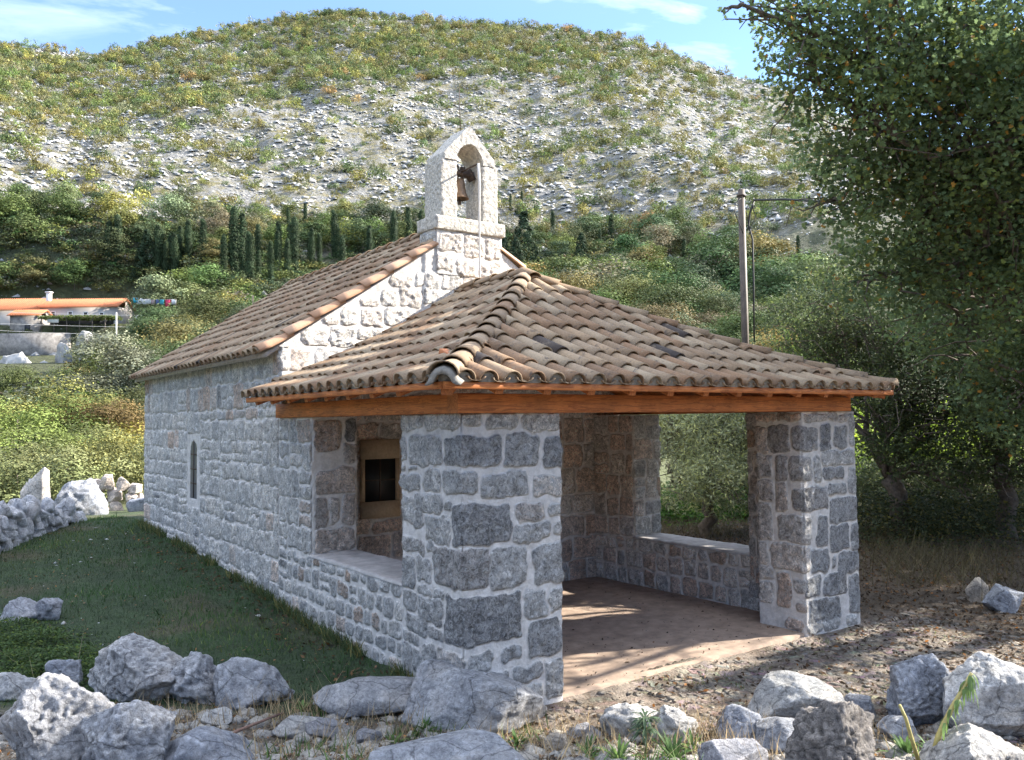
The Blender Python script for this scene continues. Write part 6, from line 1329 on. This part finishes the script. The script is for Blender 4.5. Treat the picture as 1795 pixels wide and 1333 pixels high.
# ------------------------------------------------------------ houses on the far side of the valley
M_ORT = simple('new_orange_tiles', (.52, .19, .085), .8, 2.2, .18, bs=0); M_PLA = simple('grey_render', (.42, .38, .34), .9, .6, .15, bs=0); M_WHT = simple('white_paint', (.75, .72, .68), .8, 1, .05, bs=0)
M_CHW = simple('house_stone', (.24, .22, .20), .9, 1.5, .5, bs=0); M_DK = simple('dark_pane_and_shade', (.02, .022, .025), .6, 1, .1, bs=0)
def house(label, px0, px1, yb, ye, yr, dep, wins, chim=None, depthw=6.5, wallm=None, cat='house'):
    """front wall between px0 and px1, base at yb, eaves ye, ridge yr (photo rows)"""
    A, B = at(px0, yb, dep), at(px1, yb, dep); root = tag(empty('house', tuple(A)), label, cat, 'stone houses with orange tiled roofs across the valley'); ax = B-A; ax[2] = 0; Wd = np.linalg.norm(ax); ang = math.atan2(ax[1], ax[0]); root.rotation_euler = (0, 0, ang)
    mpp = dep/FPX; h = (yb-ye)*mpp; hr = (ye-yr)*mpp; m = wallm or M_PLA
    b = MB(); b.box(0, Wd, 0, depthw, -1.5, h); b.add([(0, 0, h), (0, depthw, h), (0, depthw/2, h+hr*.93), (0, depthw/2, h+.01)], [(0, 3, 2, 1)]); b.add([(Wd, 0, h), (Wd, depthw, h), (Wd, depthw/2, h+hr*.93), (Wd, depthw/2, h+.01)], [(0, 1, 2, 3)]); b.build('wall', m, root)
    b = MB(); o_ = .35; th = .12
    for (y0, y1) in ((-o_, depthw/2), (depthw+o_, depthw/2)): b.add([(-o_, y0, h-.05), (Wd+o_, y0, h-.05), (Wd+o_, y1, h+hr), (-o_, y1, h+hr), (-o_, y0, h-.05-th), (Wd+o_, y0, h-.05-th), (Wd+o_, y1, h+hr-th), (-o_, y1, h+hr-th)], [(0, 1, 2, 3), (7, 6, 5, 4), (0, 4, 5, 1), (1, 5, 6, 2), (0, 3, 7, 4)])
    n = int(Wd/.35)
    for i in range(n): x = -o_+(Wd+2*o_)*(i+.5)/n; b.bar((x, -o_-.02, h-.02), (x, depthw/2, h+hr+.05), .14, .07)
    rf = b.build('roof', M_ORT, root)
    if chim is not None:
        b = MB(); x = Wd*chim; b.box(x-.35, x+.35, depthw/2-.9, depthw/2-.3, h, h+hr+1.0); b.box(x-.5, x+.5, depthw/2-1.0, depthw/2-.2, h+hr+1.01, h+hr+1.2); b.build('chimney', M_WHT, rf)
    for (x0, y0, w, hh_, fr) in wins:
        x = (x0-px0)*mpp; z = (yb-y0)*mpp; w *= mpp; hh_ *= mpp
        b = MB()
        if fr: b.box(x-w/2-.14, x+w/2+.14, -.06, .02, z-hh_-.14, z-hh_); b.box(x-w/2-.14, x+w/2+.14, -.06, .02, z, z+.14); b.box(x-w/2-.14, x-w/2, -.055, .02, z-hh_, z); b.box(x+w/2, x+w/2+.14, -.055, .02, z-hh_, z)
        else: b.box(x-w/2-.05, x+w/2+.05, -.03, .02, z-.0, z+.08)
        wf = b.build('window', M_WHT, root); b = MB(); b.box(x-w/2, x+w/2, -.03, .01, z-hh_, z); b.build('pane', M_DK, wf)
    return root
house('long house with four white framed windows under an orange roof beside the chimney', 70, 204, 567, 538.5, 520, 141, [(93, 547.5, 6, 7.5, True), (123, 548, 6, 8, True), (150, 549, 6, 7.5, True), (178, 550, 6, 7.5, True)], chim=.0)
house('house with a plain orange roof cut by the left edge of the photo', -60, 66, 580, 544, 520, 143, [(1, 574, 6, 12, True)])
house('low annex with a lean orange roof in front of the houses at the left', 17, 68, 582, 552.5, 541, 136, [(48, 570, 10, 12, False)], depthw=4, wallm=M_CHW)
# terrace wall, pergola, laundry
A, B = at(-20, 602, 133), at(120, 599, 133); ax = (B-A); ax[2] = 0; Ln = np.linalg.norm(ax); ang = math.atan2(ax[1], ax[0])
b = MB(); b.box(0, Ln, 0, .8, -3.5, 1.5); tw = b.build('terrace_wall', M_CHW, None, loc=tuple(A), rz=ang); tag(tw, 'rough pale stone terrace wall below the orange roofed houses', 'wall')
A = at(72, 583, 134.5); pg = tag(empty('pergola', tuple(A), ang), 'vine covered pergola casting deep shade in front of the long house', 'pergola'); Lp = 112*134.5/FPX
for i in range(6): x = Lp*i/5; b = MB(); b.box(x-.06, x+.06, -.06, .06, 0, 2.25); b.build('post', M_BARK, pg)
b = MB(); b.box(-.1, Lp+.1, -.1, .1, 2.25, 2.35); b.box(-.1, Lp+.1, 2.9, 3.0, 2.25, 2.35); [b.box(Lp*i/9-.04, Lp*i/9+.04, -.3, 3.1, 2.351, 2.42) for i in range(10)]; b.build('rafters', M_BARK, pg)
R = np.random.RandomState(3); n = 2600; Q = np.stack([R.uniform(-.4, Lp+1.5, n), R.uniform(-.6, 3.2, n), 2.42+R.uniform(-.3, .2, n)], -1); V, F, a = scatter(Q, R.normal(size=(n, 3))+[0, 0, 1], .34, 'tri', R, R.uniform(.2, .9, n)); colorize(link('vine', mesh('vine', V, F, M_LEAF, a), pg), (.12, .15, .05))
b = MB(); b.box(-.1, Lp, 2.9, 2.95, 0, 2.24); b.build('painted_shade', M_DK, pg)  # near-black panel painted in for the shade beneath the pergola
b = MB(); b.box(1.0, 2.8, -.1, -.08, 1.5, 2.1); tag(b.build('hanging_sheet', M_WHT, None, loc=tuple(A), rz=ang), 'white sheet hung at the left end of the vine pergola', 'laundry')
for i, (px, py, w, h, lab) in enumerate([(150, 622, 34, 42, 'tall white rock outcrop below the right end of the terrace wall'), (112, 620, 30, 22, 'low white outcrop below the middle of the terrace wall'), (30, 640, 60, 24, 'wide pale outcrop below the terrace wall at left edge'), (75, 660, 50, 28, 'shaded grey outcrop below the orange roofed houses'), (182, 614, 26, 26, 'small pale outcrop at the end of the terrace wall')]):
    q = at(px, py, 118); w *= 118/FPX; h *= 118/FPX; v, f = rock_v(300+i, w, w*.7, h+2, 4, 12, .2); o = link('rock_outcrop', mesh('rock_outcrop', v, f, M_SROCK), None, (q[0], q[1], q[2]-2), -yaw); tag(o, lab, 'rock outcrop', 'pale outcrops below the houses')
# laundry on a line
A, B = at(232, 522, 140), at(308, 525, 140); ax = B-A; ln_ = tag(empty('clothes_line', tuple(A)), 'clothes line with poles right of the long house', 'clothes line')
b = MB(); b.tube([(0, 0, -2.0), (0, 0, .1)], .06, 6); b.build('pole', M_BARK, ln_); b = MB(); b.tube([tuple(ax+[0, 0, -2.2]), tuple(ax+[0, 0, .1])], .06, 6); b.build('pole', M_BARK, ln_); b = MB(); b.tube([tuple(ax*t-np.array([0, 0, .5*t*(1-t)])) for t in np.linspace(0, 1, 7)], .02, 4); b.build('line', M_WHT, ln_)
for i, (t0, w, h, c, nm) in enumerate([(.02, .8, .8, (.05, .45, .62), 'bright blue cloth at the left end of the clothes line'), (.10, .7, 1.0, (.75, .74, .72), 'white cloth next to the bright blue one'), (.2, .9, .95, (.70, .70, .72), 'second white cloth on the clothes line'), (.32, .8, .8, (.72, .72, .74), 'white shirt left of the pinkish cloth'), (.43, .6, .9, (.55, .40, .40), 'pinkish cloth in the middle of the clothes line'), (.54, .5, .8, (.15, .2, .4), 'dark blue cloth in the middle of the clothes line'), (.63, .7, .8, (.08, .45, .55), 'turquoise cloth left of the red one'), (.76, .8, 1.2, (.62, .05, .12), 'red cloth on the clothes line'), (.9, .8, .8, (.70, .68, .66), 'white cloth at the right end of the clothes line')]):
    P0 = A+ax*t0-np.array([0, 0, .5*t0*(1-t0)+.02]); m = simple('cloth_%d' % i, c, .9, 3, .1, bs=0); V = []; nx = 6
    for a_ in range(2):
        for k in range(nx): q = P0+ax/np.linalg.norm(ax)*w*k/(nx-1)+np.array([FWH[0], FWH[1], 0])*.06*math.sin(k*2+a_)*(a_)-np.array([0, 0, h*a_]); V.append(q)
    me = mesh('laundry', np.array(V), np.array([(k, k+1, nx+k+1, nx+k) for k in range(nx-1)]), m); o = link('laundry', me); md = o.modifiers.new('s', 'SOLIDIFY'); md.thickness = .03; tag(o, nm, 'laundry', 'laundry on the clothes line')
# distant poles and wires
for (x, y0, y1, dep, lab) in [(204, 548, 640, 118, 'slender white pole below the right end of the long house'), (443, 518, 575, 125, 'thin dark pole above the far end of the chapel roof')]:
    T_, B_ = at(x, y0, dep), at(x, y1, dep); b = MB(); b.tube([tuple(B_-T_-np.array([0, 0, 3])), (0, 0, 0)], [.13, .09], 8); o = b.build('wire_pole', M_WHT if x < 300 else M_BARK, None, True, tuple(T_)); tag(o, lab, 'pole', 'distant wire poles')
for i, (a_, c_, lab) in enumerate([((-60, 545), (470, 553), 'uppermost thin wire crossing in front of the houses'), ((-60, 565), (470, 574), 'middle thin wire crossing in front of the houses'), ((-60, 576), (300, 586), 'lowest thin wire crossing in front of the houses')]):
    b = MB(); A, B = at(*a_, 112), at(*c_, 118); b.tube([A+(B-A)*t-np.array([0, 0, 1.2*t*(1-t)]) for t in np.linspace(0, 1, 12)], .022, 4); tag(b.build('overhead_wire', M_ROPE), lab, 'wire', 'thin wires across the valley')

name_many()
